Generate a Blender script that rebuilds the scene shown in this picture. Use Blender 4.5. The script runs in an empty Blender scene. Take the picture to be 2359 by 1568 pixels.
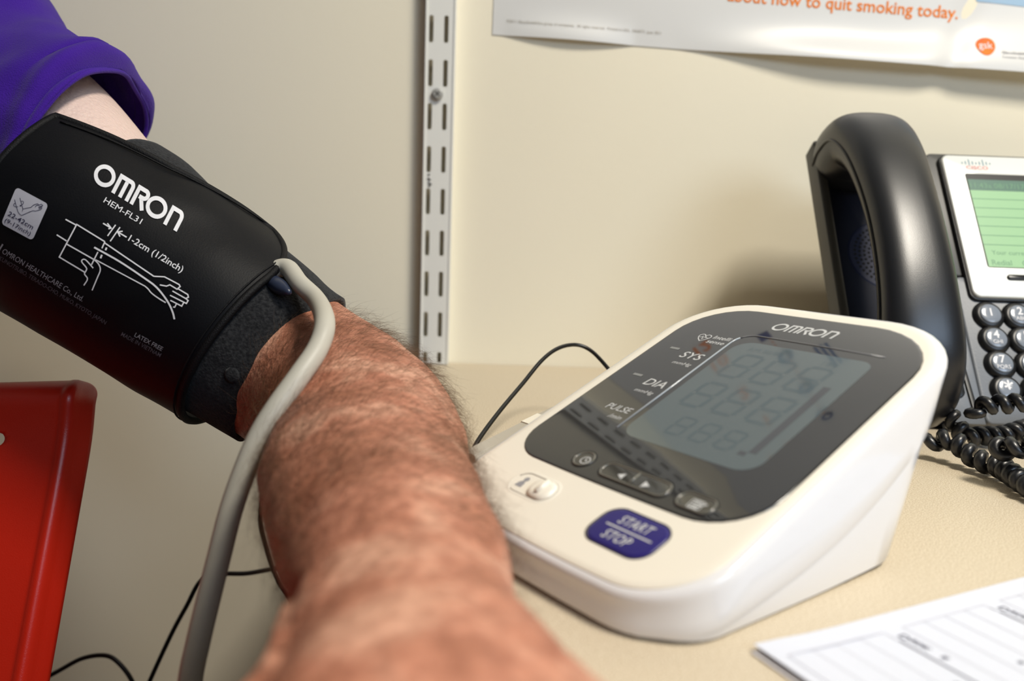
import bpy, bmesh, math, random
import numpy as np
from mathutils import Vector, Matrix
from mathutils.bvhtree import BVHTree
from math import pi, sin, cos, tan, sqrt, radians

random.seed(7); np.random.seed(7)
SC = bpy.context.scene
COL = SC.collection
Z0 = 0.74                                  # desk top above the floor
WALL_Y = 0.6423                            # back wall plane

# ------------------------------------------------------------------ camera
F = 1903.0                                 # focal length in pixels of a 2359 px wide frame
CAM = np.array([0.0, 0.0, Z0 + 0.11697])
M = np.array([[0.9993863882807075, -0.004978496331197634, 0.03467363798209913],
              [0.033526759392620814, -0.15084488815602676, -0.9879887530340744],
              [0.010149039425616969, 0.9885449075744996, -0.15058540004682142]])
cd = bpy.data.cameras.new('camera'); co = bpy.data.objects.new('camera', cd); COL.objects.link(co)
cd.sensor_width = 36.0; cd.lens = F/2359*36; cd.clip_start = 0.01; cd.clip_end = 50
mw = Matrix.Identity(4)
for i in range(3):
    mw[i][0] = M[0][i]; mw[i][1] = -M[1][i]; mw[i][2] = -M[2][i]; mw[i][3] = CAM[i]
co.matrix_world = mw
cd.dof.use_dof = True; cd.dof.focus_distance = 0.395; cd.dof.aperture_fstop = 7.0
SC.camera = co

# ------------------------------------------------------------------ world, lamps, exposure
w = bpy.data.worlds.new('world'); SC.world = w; w.use_nodes = True
w.node_tree.nodes['Background'].inputs[0].default_value = (0.80, 0.87, 1.0, 1)
w.node_tree.nodes['Background'].inputs[1].default_value = 0.10
def area(name, loc, target, sx, sy, col, power):
    l = bpy.data.lights.new(name, 'AREA'); l.shape = 'RECTANGLE'; l.size = sx; l.size_y = sy
    l.color = col; l.energy = power
    o = bpy.data.objects.new(name, l); COL.objects.link(o); o.location = loc
    o.rotation_euler = (Vector(target)-Vector(loc)).to_track_quat('-Z', 'Y').to_euler()
    return o
area('hanging_lamp', (0.60, -0.10, Z0+1.15), (0.60, -0.10, 0), 0.24, 0.34, (1.0, 0.93, 0.81), 19.5)
area('window_daylight', (1.35, -1.85, 1.85), (0.15, 0.4, 0.85), 1.4, 0.9, (0.62, 0.78, 1.0), 29)
SC.view_settings.view_transform = 'Standard'; SC.view_settings.look = 'None'
SC.view_settings.gamma = 1.0; SC.view_settings.use_curve_mapping = False
SC.view_settings.exposure = 0.12

# ------------------------------------------------------------------ helpers
def ray(u, v): return M.T @ np.array([(u-1179.5)/F, (v-784)/F, 1.0])
def U(u, v, d): return CAM + d*ray(u, v)                      # point at camera depth d
def hit(u, v, P0, n):
    r = ray(u, v); return CAM + r*(np.dot(np.array(P0)-CAM, n)/np.dot(r, n))
def desk_pt(u, v, z=0.0): return hit(u, v, (0, 0, Z0+z), np.array([0, 0, 1.0]))
def wall_pt(u, v, y=WALL_Y): return hit(u, v, (0, y, 0), np.array([0, 1.0, 0]))

def lin(c):
    return tuple(((x/255)/12.92 if x/255 <= 0.04045 else ((x/255+0.055)/1.055)**2.4) for x in c)
MATS = {}
def mat(name, rgb, rough=0.5, spec=0.5, metal=0.0, noise=None, bump=None, coat=0.0, sheen=0.0, sss=0.0, trans=0.0, emit=None, ior=None):
    """rgb in sRGB 0-255; noise=(scale, rgb2, contrast); bump=(scale, distance)"""
    m = bpy.data.materials.new(name); m.use_nodes = True; nt = m.node_tree
    b = nt.nodes['Principled BSDF']; I = b.inputs
    c = (*lin(rgb), 1); I['Base Color'].default_value = c
    I['Roughness'].default_value = rough; I['Specular IOR Level'].default_value = spec; I['Metallic'].default_value = metal
    I['Coat Weight'].default_value = coat; I['Sheen Weight'].default_value = sheen
    if trans: I['Transmission Weight'].default_value = trans
    if ior: I['IOR'].default_value = ior
    if sss:
        I['Subsurface Weight'].default_value = sss; I['Subsurface Radius'].default_value = (1, .35, .2); I['Subsurface Scale'].default_value = 0.004
    if emit: I['Emission Color'].default_value = (*lin(emit[0]), 1); I['Emission Strength'].default_value = emit[1]
    tc = nt.nodes.new('ShaderNodeTexCoord')
    if noise:
        n = nt.nodes.new('ShaderNodeTexNoise'); n.inputs['Scale'].default_value = noise[0]; n.inputs['Detail'].default_value = 4
        r = nt.nodes.new('ShaderNodeValToRGB'); r.color_ramp.elements[0].position = 0.5-noise[2]; r.color_ramp.elements[1].position = 0.5+noise[2]
        r.color_ramp.elements[0].color = c; r.color_ramp.elements[1].color = (*lin(noise[1]), 1)
        nt.links.new(tc.outputs['Object'], n.inputs['Vector']); nt.links.new(n.outputs['Fac'], r.inputs['Fac'])
        nt.links.new(r.outputs['Color'], I['Base Color'])
    if bump:
        n2 = nt.nodes.new('ShaderNodeTexNoise'); n2.inputs['Scale'].default_value = bump[0]; n2.inputs['Detail'].default_value = 5
        bp = nt.nodes.new('ShaderNodeBump'); bp.inputs['Distance'].default_value = bump[1]; bp.inputs['Strength'].default_value = 1
        nt.links.new(tc.outputs['Object'], n2.inputs['Vector']); nt.links.new(n2.outputs['Fac'], bp.inputs['Height'])
        nt.links.new(bp.outputs['Normal'], I['Normal'])
    MATS[name] = m; return m

def link(name, me, m=None, parent=None, smooth=False):
    o = bpy.data.objects.new(name, me); COL.objects.link(o)
    if m is not None: me.materials.append(m)
    if smooth:
        for p in me.polygons: p.use_smooth = True
    if parent is not None: o.parent = parent; o.matrix_parent_inverse = Matrix.Identity(4)
    return o
def mesh(name, vs, fs, m=None, parent=None, smooth=False):
    """vertices in world coordinates; things are Empties, so parts are shifted into the thing's frame"""
    off = world_off(parent)
    me = bpy.data.meshes.new(name)
    me.from_pydata([tuple(float(a)-b for a, b in zip(v, off)) for v in vs], [], [tuple(int(i) for i in f) for f in fs]); me.update()
    return link(name, me, m, parent, smooth)
def world_off(p):
    o = Vector((0, 0, 0))
    while p is not None: o += p.location; p = p.parent
    return o
def bmobj(name, bm, m=None, parent=None, smooth=False):
    off = world_off(parent)
    bmesh.ops.translate(bm, verts=bm.verts, vec=-off)
    bmesh.ops.recalc_face_normals(bm, faces=bm.faces)
    me = bpy.data.meshes.new(name); bm.to_mesh(me); bm.free()
    return link(name, me, m, parent, smooth)
def autosmooth(o, ang=35):
    me = o.data
    for p in me.polygons: p.use_smooth = True
    bm = bmesh.new(); bm.from_mesh(me)
    for e in bm.edges:
        if len(e.link_faces) == 2 and e.calc_face_angle(0) > radians(ang): e.smooth = False
    bm.to_mesh(me); bm.free(); return o
def thing(name, label, cat, loc=(0, 0, 0), group=None):
    o = bpy.data.objects.new(name, None); COL.objects.link(o); o.location = loc; o.empty_display_size = 0.02
    o['label'] = label; o['category'] = cat
    if group: o['group'] = group
    return o
def tag(o, label, cat): o['label'] = label; o['category'] = cat; return o
def struct(o): o['kind'] = 'structure'; return o
def box_bm(x0, x1, y0, y1, z0, z1, bev=0.0, seg=2):
    bm = bmesh.new(); bmesh.ops.create_cube(bm, size=1)
    for v in bm.verts:
        v.co = Vector((x0+(v.co.x+.5)*(x1-x0), y0+(v.co.y+.5)*(y1-y0), z0+(v.co.z+.5)*(z1-z0)))
    if bev: bmesh.ops.bevel(bm, geom=list(bm.edges), offset=bev, segments=seg, profile=0.5, affect='EDGES')
    return bm
def catmull(P, n):
    P = np.array(P, float); Q = np.vstack([2*P[0]-P[1], P, 2*P[-1]-P[-2]]); out = []
    for i in range(1, len(Q)-2):
        for k in range(n):
            t = k/n; a, b, c, d = Q[i-1], Q[i], Q[i+1], Q[i+2]
            out.append(0.5*((2*b)+(-a+c)*t+(2*a-5*b+4*c-d)*t*t+(-a+3*b-3*c+d)*t**3))
    out.append(P[-1]); return np.array(out)
def frames(P):
    T = np.gradient(P, axis=0); T /= np.linalg.norm(T, axis=1)[:, None]
    N = np.zeros_like(T); a = np.array([0, 0, 1.0]) if abs(T[0][2]) < .9 else np.array([1.0, 0, 0])
    N[0] = a-T[0]*np.dot(a, T[0]); N[0] /= np.linalg.norm(N[0])
    for i in range(1, len(P)):
        n = N[i-1]-T[i]*np.dot(N[i-1], T[i]); N[i] = n/np.linalg.norm(n)
    return T, N, np.cross(T, N)
def tube(P, r, sides=10, cap=True):
    P = np.array(P, float); r = np.broadcast_to(np.array(r, float), (len(P),)); T, N, B = frames(P)
    a = np.arange(sides)/sides*2*pi
    V = (P[:, None]+r[:, None, None]*(np.cos(a)[None, :, None]*N[:, None]+np.sin(a)[None, :, None]*B[:, None])).reshape(-1, 3)
    Fc = []
    for i in range(len(P)-1):
        for j in range(sides):
            k = (j+1) % sides; Fc.append((i*sides+j, i*sides+k, (i+1)*sides+k, (i+1)*sides+j))
    if cap: Fc.append(tuple(range(sides))[::-1]); Fc.append(tuple((len(P)-1)*sides+j for j in range(sides)))
    return V, Fc
def join_vf(parts):
    V = []; Fc = []; o = 0
    for v, f in parts:
        V.append(np.array(v)); Fc += [tuple(i+o for i in q) for q in f]; o += len(v)
    return np.vstack(V), Fc
def rrect(x0, x1, y0, y1, rad, n=8):
    """rounded rectangle outline, counter-clockwise; rad = one value or four (bl, br, tr, tl)"""
    if not hasattr(rad, '__len__'): rad = (rad,)*4
    out = []
    for (cx, cy, a0, r) in ((x0+rad[0], y0+rad[0], pi, rad[0]), (x1-rad[1], y0+rad[1], 1.5*pi, rad[1]), (x1-rad[2], y1-rad[2], 0, rad[2]), (x0+rad[3], y1-rad[3], pi/2, rad[3])):
        for k in range(n+1):
            a = a0+k/n*pi/2; out.append((cx+r*cos(a), cy+r*sin(a)))
    return out

# ---- flat print: lettering, lines and filled shapes in a 2-D frame, laid on a surface by a mapping
_fonts = {}
def text_vf(s, size=1.0, bold=0.0, shear=0.0, spacing=1.0, res=3):
    key = (s, round(size, 5), bold, shear, spacing, res)
    if key in _fonts: return _fonts[key]
    cu = bpy.data.curves.new('t', 'FONT'); cu.body = s; cu.size = size; cu.offset = bold*size; cu.shear = shear
    cu.space_character = spacing; cu.resolution_u = res; cu.fill_mode = 'BOTH' if hasattr(cu, 'fill_mode') else cu.fill_mode
    ob = bpy.data.objects.new('t', cu); COL.objects.link(ob)
    dg = bpy.context.evaluated_depsgraph_get(); me = bpy.data.meshes.new_from_object(ob.evaluated_get(dg))
    V = [(v.co.x, v.co.y) for v in me.vertices]; Fc = [tuple(p.vertices) for p in me.polygons]
    bpy.data.objects.remove(ob); bpy.data.curves.remove(cu); bpy.data.meshes.remove(me)
    _fonts[key] = (V, Fc); return V, Fc
class Flat:
    def __init__(s): s.v = []; s.f = []
    def add(s, V, Fc):
        o = len(s.v); s.v += [tuple(p) for p in V]; s.f += [tuple(i+o for i in q) for q in Fc]; return s
    def text(s, body, x, y, width=None, height=None, ang=0.0, bold=0.0, shear=0.0, spacing=1.0, align='l', up=None, xd=None):
        """cap height = height; optional total width; xd/up = axis vectors for a skewed frame"""
        V, Fc = text_vf(body, 1.0, bold, shear, spacing)
        if not V: return s
        V = np.array(V); x0, x1 = V[:, 0].min(), V[:, 0].max(); w0 = x1-x0
        cap = 0.70; sy = (height or 1)/cap; sx = (width/w0) if width else sy
        X = (V[:, 0]-x0)*sx; Y = V[:, 1]*sy
        if align == 'c': X -= w0*sx/2
        if align == 'r': X -= w0*sx
        if xd is None: xd = (cos(ang), sin(ang))
        if up is None: up = (-xd[1], xd[0])
        return s.add([(x+a*xd[0]+b*up[0], y+a*xd[1]+b*up[1]) for a, b in zip(X, Y)], Fc)
    def stroke(s, pts, w, closed=False, sub=0):
        P = [np.array(p, float) for p in pts]
        if sub:
            Q = []
            n = len(P) if closed else len(P)-1
            for i in range(n):
                a, b = P[i], P[(i+1) % len(P)]; k = max(1, int(np.linalg.norm(b-a)/sub))
                Q += [a+(b-a)*t/k for t in range(k)]
            if not closed: Q.append(P[-1])
            P = Q
        n = len(P); L = []; Rr = []
        for i in range(n):
            a = P[i-1] if (i > 0 or closed) else None; c = P[(i+1) % n] if (i < n-1 or closed) else None
            d1 = (P[i]-a) if a is not None else (c-P[i]); d2 = (c-P[i]) if c is not None else d1
            d1 = d1/(np.linalg.norm(d1)+1e-12); d2 = d2/(np.linalg.norm(d2)+1e-12)
            n1 = np.array([-d1[1], d1[0]]); n2 = np.array([-d2[1], d2[0]]); m_ = n1+n2
            l = np.linalg.norm(m_); m_ = n1 if l < .2 else m_/l; k = 1/max(.45, np.dot(m_, n1))
            L.append(P[i]+m_*k*w/2); Rr.append(P[i]-m_*k*w/2)
        V = L+Rr; Fc = [(i, (i+1) % n, n+(i+1) % n, n+i) for i in range(n if closed else n-1)]
        return s.add(V, Fc)
    def poly(s, pts): return s.add(pts, [tuple(range(len(pts)))])
    def grid(s, outline, step):
        """fill an outline with a fine triangulation so it can follow a curved surface"""
        bm = bmesh.new(); vs = [bm.verts.new((p[0], p[1], 0)) for p in outline]; f = bm.faces.new(vs)
        xs = [p[0] for p in outline]; ys = [p[1] for p in outline]
        for ax, lo, hi in ((0, min(xs), max(xs)), (1, min(ys), max(ys))):
            k = lo+step
            while k < hi:
                co_ = Vector((k, 0, 0)) if ax == 0 else Vector((0, k, 0)); no = Vector((1, 0, 0)) if ax == 0 else Vector((0, 1, 0))
                bmesh.ops.bisect_plane(bm, geom=list(bm.verts)+list(bm.edges)+list(bm.faces), plane_co=co_, plane_no=no); k += step
        bm.verts.index_update()
        s.add([(v.co.x, v.co.y) for v in bm.verts], [tuple(v.index for v in f.verts) for f in bm.faces]); bm.free(); return s
    def build(s, name, fn, m, parent): return mesh(name, [fn(*p) for p in s.v], s.f, m, parent)

def logo_omron(fl, fn, w=0.19):
    """the word OMRON in its own letter shapes; fn maps (x 0..5.35, y 0..1) to 2-D"""
    def st(pts, closed=False):
        fl_local.stroke(pts, w, closed)
    fl_local = Flat(); h = w/2
    def arc(cx, cy, rx, ry, a0, a1, n=10): return [(cx+rx*cos(radians(a0+(a1-a0)*k/n)), cy+ry*sin(radians(a0+(a1-a0)*k/n))) for k in range(n+1)]
    def O(x): st([(x+.58+(.58-h)*cos(t*2*pi/32), .5+(.52-h)*sin(t*2*pi/32)) for t in range(32)], True)
    O(0)
    x = 1.26                                             # M
    st([(x+h, 0), (x+h, 1-h), ] + arc(x+.98-.26, 1-.26-h+.02, .26-h+.02, .24, 90, 0) + [(x+.98-h+.02, 0)])
    st([(x+.51, 0), (x+.51, 1-h)])
    x = 2.36                                             # R
    st([(x+h, 0), (x+h, 1-h), (x+.45, 1-h)] + arc(x+.50, .715, .19, .19, 90, -90) + [(x+.28, .525)])
    st([(x+.40, .53), (x+.74, 0.0)])
    O(3.13)
    x = 4.39                                             # N
    st([(x+h, 0), (x+h, 1-h)] + arc(x+.80-.30, 1-.30-h+.02, .30-h+.02, .28, 90, 0) + [(x+.80-h+.02, 0)])
    fl.add([fn(a, b) for a, b in fl_local.v], fl_local.f)

# ------------------------------------------------------------------ materials
M_wall = mat('wall_paint', (242, 235, 214), 0.62, 0.35, noise=(3, (239, 231, 208), .2), bump=(300, .00008))
M_ceil = mat('ceiling_paint', (235, 232, 222), 0.8)
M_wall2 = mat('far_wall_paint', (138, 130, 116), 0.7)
M_floor = mat('floor_vinyl', (52, 46, 38), 0.5, noise=(40, (42, 38, 32), .2))
M_white_metal = mat('track_enamel', (232, 232, 226), 0.35, 0.5)
M_screw = mat('screw_steel', (176, 176, 172), 0.35, metal=0.25)
M_desk = mat('desk_laminate', (188, 172, 146), 0.45, 0.35, noise=(1600, (218, 206, 184), .08), bump=(1500, .00002))
M_band = mat('desk_edge_band', (170, 150, 120), 0.5)
M_leg = mat('desk_leg_metal', (120, 118, 112), 0.4, metal=0.4)
M_poster = mat('poster_paper', (216, 216, 214), 0.40, 0.5)
M_orange = mat('poster_orange_ink', (232, 128, 24), 0.5, 0.2)
M_blueink = mat('poster_blue_ink', (40, 92, 150), 0.35)
M_navyink = mat('poster_navy_ink', (34, 48, 120), 0.35)
M_skyink = mat('poster_sky_ink', (150, 180, 205), 0.35)
M_greyink = mat('poster_grey_ink', (176, 170, 158), 0.4)
M_gsk = mat('poster_badge_orange', (216, 66, 8), 0.5, 0.2, noise=(60, (236, 120, 10), .2))
M_whiteink = mat('white_ink', (226, 226, 230), 0.5)
M_dimink = mat('grey_print', (150, 150, 155), 0.6)
M_faintink = mat('faint_grey_print', (88, 88, 94), 0.6)
M_shell = mat('monitor_cream_plastic', (240, 234, 220), 0.30, 0.5, coat=0.1)
M_side = mat('monitor_white_plastic', (232, 232, 234), 0.16, 0.5, coat=0.3)
M_plugw = mat('plug_grey_plastic', (176, 170, 158), 0.4)
M_panel = mat('monitor_dark_glass', (36, 37, 40), 0.05, 0.6, coat=0.5)
M_panel.node_tree.nodes['Principled BSDF'].inputs['Coat Roughness'].default_value = 0.02
M_lcd = mat('monitor_display', (78, 90, 94), 0.07, 0.7, coat=0.4)
M_lcd.node_tree.nodes['Principled BSDF'].inputs['Coat Roughness'].default_value = 0.02
M_seg = mat('display_segment', (73, 87, 93), 0.08, 0.7)
M_bar = mat('display_bar', (66, 70, 76), 0.08, 0.7)
M_rimglint = mat('rim_painted_glint', (176, 184, 190), 0.12, 0.8)  # highlight on the window edge, painted as pale grey
M_rimglintdim = mat('rim_painted_glint_dim', (128, 130, 132), 0.15, 0.6)  # weaker painted highlight for the top edge
M_print = mat('panel_print', (205, 207, 208), 0.4)
M_printdim = mat('panel_print_grey', (134, 136, 136), 0.4)
M_navy = mat('button_navy', (38, 30, 110), 0.34, 0.4)
M_btnw = mat('switch_cream_plastic', (240, 235, 222), 0.22, 0.5)
M_btnglass = mat('button_dark_glass', (44, 43, 40), 0.06, 0.8, coat=0.5)
M_btnrim = mat('button_clear_rim', (112, 110, 102), 0.1, 0.8)
M_gap = mat('recess_shadow_gap', (58, 54, 50), 0.8)
M_fleece = mat('cuff_fleece', (24, 25, 28), 0.95, 0.10, noise=(700, (46, 47, 49), .14), bump=(900, .0007), sheen=0.12)
M_nylon = mat('cuff_nylon', (6, 7, 12), 0.5, 0.22, bump=(1400, .00006))
M_bind = mat('cuff_binding', (8, 8, 11), 0.6, 0.25, bump=(1600, .0003))
M_hose = mat('hose_grey_rubber', (188, 184, 172), 0.45, 0.4)
M_cable = mat('black_cable', (14, 14, 15), 0.35, 0.5)
M_purple = mat('shirt_purple_cotton', (66, 28, 148), 0.9, 0.15, noise=(14, (52, 20, 128), .25), bump=(1500, .0004), sheen=0.1)
M_red = mat('chair_red_plastic', (186, 32, 14), 0.33, 0.5, bump=(1600, .00008))
M_chairleg = mat('chair_leg_steel', (150, 150, 150), 0.25, metal=1.0)
M_phone = mat('phone_charcoal', (116, 120, 126), 0.42, 0.5, bump=(1400, .0001))
M_phoned = mat('phone_dark_edge', (20, 21, 23), 0.35, 0.5)
M_rail = mat('phone_rail_grey', (62, 62, 60), 0.45, 0.5)
M_handset = mat('handset_black', (20, 22, 27), 0.33, 0.6, bump=(2600, .00003))
M_cradle = mat('cradle_navy_black', (14, 18, 34), 0.6, 0.25)
M_silver = mat('phone_silver_bezel', (222, 224, 220), 0.35, 0.5, metal=0.15)
M_glcd = mat('phone_green_display', (148, 188, 146), 0.3, 0.4, emit=((150, 200, 150), 0.06))
M_glcdd = mat('phone_display_header', (84, 118, 104), 0.3)
M_glcdl = mat('phone_display_line', (104, 148, 116), 0.3)
M_key = mat('phone_key', (128, 136, 148), 0.2, 0.6, coat=0.3)
M_cisco1 = mat('badge_teal', (70, 120, 140), 0.4)
M_cisco2 = mat('badge_red', (200, 92, 84), 0.4)
M_paper = mat('form_paper', (212, 216, 228), 0.65, 0.3)
M_paper2 = mat('form_paper_under', (210, 206, 208), 0.7, 0.3)
M_pline = mat('form_line_grey', (196, 196, 208), 0.6)
M_ptext = mat('form_text_black', (70, 70, 92), 0.6)

# ------------------------------------------------------------------ the room
def quad_wall(name, x0, x1, y0, y1, z0, z1, m):
    return struct(bmobj(name, box_bm(x0, x1, y0, y1, z0, z1), m))
quad_wall('floor', -1.9, 2.6, -2.6, WALL_Y+.1, -0.1, 0.0, M_floor)
quad_wall('wall_back', -1.9, 2.6, WALL_Y, WALL_Y+.1, 0.0, 2.6, M_wall)
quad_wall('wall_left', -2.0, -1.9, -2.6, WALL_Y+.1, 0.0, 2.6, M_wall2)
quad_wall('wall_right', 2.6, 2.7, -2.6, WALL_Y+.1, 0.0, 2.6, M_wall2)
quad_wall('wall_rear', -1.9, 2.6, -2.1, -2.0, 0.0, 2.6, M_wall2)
quad_wall('ceiling', -1.9, 2.6, -2.6, WALL_Y+.1, 2.6, 2.7, M_ceil)

# ------------------------------------------------------------------ the desk
DX0 = -0.058
desk = thing('desk', 'beige speckled laminate desk against the cream wall, under the monitor and phone', 'desk', (0.6, 0.25, 0))
bmobj('worktop', box_bm(DX0+.002, 1.5, -0.12, WALL_Y-.0005, Z0-.028, Z0, .0015), M_desk, desk)
bmobj('edge_band', box_bm(DX0, DX0+.002, -0.12, WALL_Y-.0005, Z0-.0275, Z0-.0005), M_band, desk)
for x in (0.30, 1.44):
    for y in (-0.08, 0.55):
        bmobj('leg', box_bm(x-.02, x+.02, y-.02, y+.02, 0, Z0-.028, .003), M_leg, desk)

# ------------------------------------------------------------------ slotted shelving track
TX = -0.0536; PITCH = 0.03108
track = thing('slotted_track', 'white metal twin-slot shelving upright screwed to the wall', 'shelf bracket', (TX, WALL_Y, Z0))
tw = 0.0103; tf = WALL_Y-.0115
zb, zt = 0.0005, 1.25
z_first = 0.2489                           # centre of the topmost slot in view
n_top = int((zt-z_first)/PITCH)-1
V = []; Fc = []
def quad(x0, x1, z0, z1):
    o = len(V); V.extend([(TX+x0, tf, Z0+z0), (TX+x1, tf, Z0+z0), (TX+x1, tf, Z0+z1), (TX+x0, tf, Z0+z1)]); Fc.append((o, o+1, o+2, o+3))
cols = [-0.0013-0.00547, -0.0013+0.00547]; cw = .0030
ztop = z_first+(n_top+.5)*PITCH; zlow = z_first-8.5*PITCH
quad(-tw, cols[0]-cw, zb, zt); quad(cols[0]+cw, cols[1]-cw, zb, zt); quad(cols[1]+cw, tw, zb, zt)
for c in cols:
    quad(c-cw, c+cw, ztop, zt)
    for n in range(-n_top, 9):
        zc = z_first-n*PITCH; z0, z1 = max(zb, zc-PITCH/2), zc+PITCH/2
        h0, h1 = max(z0+.001, zc-.0096), zc+.0096
        hole = rrect(c-.00165, c+.00165, h0, h1, .0015, 5); hm = (h0+h1)/2; outer = []
        for (x, z) in hole:
            dx, dz = (x-c)/.00165, (z-hm)/((h1-h0)/2)
            if abs(dz) > .93 and abs(dx) > .55: outer.append((c+math.copysign(cw, dx), z1 if dz > 0 else z0))
            elif abs(dz) > .93: outer.append((c+dx*cw*.6, z1 if dz > 0 else z0))
            else: outer.append((c+math.copysign(cw, dx), z))
        o = len(V); m_ = len(hole)
        V.extend([(TX+x, tf, Z0+z) for x, z in outer]); V.extend([(TX+x, tf, Z0+z) for x, z in hole]); V.extend([(TX+x, tf+.0012, Z0+z) for x, z in hole])
        for k in range(m_):
            k2 = (k+1) % m_; Fc.append((o+k, o+k2, o+m_+k2, o+m_+k)); Fc.append((o+m_+k, o+m_+k2, o+2*m_+k2, o+2*m_+k))
mesh('face_plate', V, Fc, M_white_metal, track)
for sx in (-1, 1):
    bmobj('side_flange', box_bm(TX+sx*tw-.0006, TX+sx*tw+.0006, tf-.0006, WALL_Y, Z0+zb, Z0+zt), M_white_metal, track)
sp = wall_pt(1008, 217, tf-.001)
V, Fc = tube([(sp[0], tf-.0005, sp[2]), (sp[0], tf-.0025, sp[2]), (sp[0], tf-.0036, sp[2])], [.0042, .0042, .0028], 20)
scr = mesh('screw', V, Fc, M_screw, track)
fl = Flat(); fl.stroke([(-.0016, -.0016), (.0016, .0016)], .0007); fl.stroke([(-.0016, .0016), (.0016, -.0016)], .0007)
fl.build('cross_recess', lambda x, z: (sp[0]+x, tf-.0037, sp[2]+z), M_gap, scr)
fl = Flat()
for (u, v) in ((988, 402), (987, 411), (990, 414), (988, 421), (992, 424), (989, 428)):
    q = wall_pt(u, v, tf-.0008); fl.poly([(q[0]+.0009*cos(t)*1.2, q[2]+.0006*sin(t)) for t in np.linspace(0, 2*pi, 8)[:-1]])
fl.build('stamped_mark', lambda x, z: (x, tf-.0007, z), M_gap, track)

# ------------------------------------------------------------------ poster
P_ang = -0.0388; PX, PZ = -0.0160, Z0+0.2486; PW, PH = 0.46, 0.62
poster = thing('poster', 'large glossy white wall poster with orange lettering, its lower edge curling off the wall', 'poster', (PX, WALL_Y, PZ))
def sst(a, b, x): t = min(1, max(0, (x-a)/(b-a))); return t*t*(3-2*t)
def p_disp(x, y):
    d = 0.0004+.0038*max(0, sin(pi*min(1, max(0, (x-.008)/.098))))**1.0*math.exp(-(y/.013)**2)*(1+.3*x/.1)
    s = sst(.130, .27, x)
    cre = math.exp(-((x-(.338+.35*y))/.010)**2)*math.exp(-(y/.05)**2)
    d += 0.0125*s*math.exp(-(max(0, y)/(.015+.014*sst(.28, .42, x)))**2)*(1+.25*sst(.30, .45, x)) - .0026*cre*s
    return d
def pmap(x, y, off=0.0):
    dy = p_disp(x, y)+off
    return (PX+x*cos(P_ang)-y*sin(P_ang)*.3, WALL_Y-dy, PZ+x*sin(P_ang)+y*cos(P_ang))
nx, xs = 150, None
xs = np.linspace(0, PW, nx); ys = np.concatenate([np.linspace(0, .08, 50), np.linspace(.085, PH, 40)])
V = [pmap(x, y) for y in ys for x in xs]+[pmap(x, y, .0003) for y in ys for x in xs]
n1 = len(xs)*len(ys); Fc = []
for j in range(len(ys)-1):
    for i in range(nx-1):
        a = j*nx+i; Fc.append((a, a+1, a+nx+1, a+nx)); Fc.append((n1+a, n1+a+nx, n1+a+nx+1, n1+a+1))
mesh('sheet', V, Fc, M_poster, poster, True)
def inv_p(u, v):
    q = wall_pt(u, v, WALL_Y-.001); dx, dz = q[0]-PX, q[2]-PZ
    return dx*cos(P_ang)+dz*sin(P_ang), -dx*sin(P_ang)+dz*cos(P_ang)
xa, ya = inv_p(1880, 19); xb, yb = inv_p(2210, 43)
fl = Flat(); full = 'about how to quit smoking today.'
# 'today.' ends at xb; whole line scaled so 'quit' starts near pixel 1905
xq, yq = inv_p(1905, 20)
wq = xb-xq; V1 = np.array(text_vf('quit smoking today.', 1, .012)[0]); V2 = np.array(text_vf(full, 1, .012)[0])
sc = wq/(np.ptp(V1[:, 0])); Wd = np.ptp(V2[:, 0])*sc
fl.text(full, xb-Wd, yb-.0002, width=Wd, height=.70*sc*.98, bold=.012)
fl.build('headline_lettering', lambda x, y: pmap(x, y, .0006), M_orange, poster)
fl = Flat(); xs0, ys0 = inv_p(1168, 49); xs1, _ = inv_p(1524, 73)
fl.text('\u00a92011 GlaxoSmithKline group of companies.  All rights reserved.  Printed in USA.  MK0973  June 2011', xs0, ys0-.0008, width=xs1-xs0, height=.0021)
fl.build('small_print', lambda x, y: pmap(x, y, .0006), M_greyink, poster)
gx, gy = inv_p(2273, 106); gx -= .0050; gy -= .0022
fl = Flat(); R0 = .0068
fl.grid([(gx+R0*(.98*cos(t)+.22*sin(t)+.14*cos(2*t)*0), gy+R0*(1.0*sin(t)-.10*cos(t)+.12*sin(t)**2-.10*cos(2*t))) if False else
         (gx+R0*(cos(t)*(1.0+.16*sin(t))+.05), gy+R0*(sin(t)*1.0+.12*cos(t)*max(0, sin(t)))) for t in np.linspace(0, 2*pi, 40)[:-1]], .004)
fl.build('badge', lambda x, y: pmap(x, y, .0007), M_gsk, poster)
fl = Flat(); fl.text('gsk', gx+.0002, gy-.0016, width=.0098, height=.0052, align='c')
fl.build('badge_lettering', lambda x, y: pmap(x, y, .0010), M_whiteink, poster)
fl = Flat(); bx0, by0 = inv_p(2290, 127); fl.text('GlaxoSmithKline', bx0, by0-.0008, width=.0225, height=.0021, bold=.01)
fl.text('Consumer Healthcare', bx0, by0-.0040, width=.0225, height=.0019)
fl.build('company_lettering', lambda x, y: pmap(x, y, .0007), M_dimink, poster)
bx, by = inv_p(2255, 3)
fl = Flat(); fl.grid([(bx, by), (PW-.004, by-.004), (PW-.004, by+.055), (bx-.02, by+.055)], .01)
fl.build('blue_panel', lambda x, y: pmap(x, y, .0006), M_skyink, poster)
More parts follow.
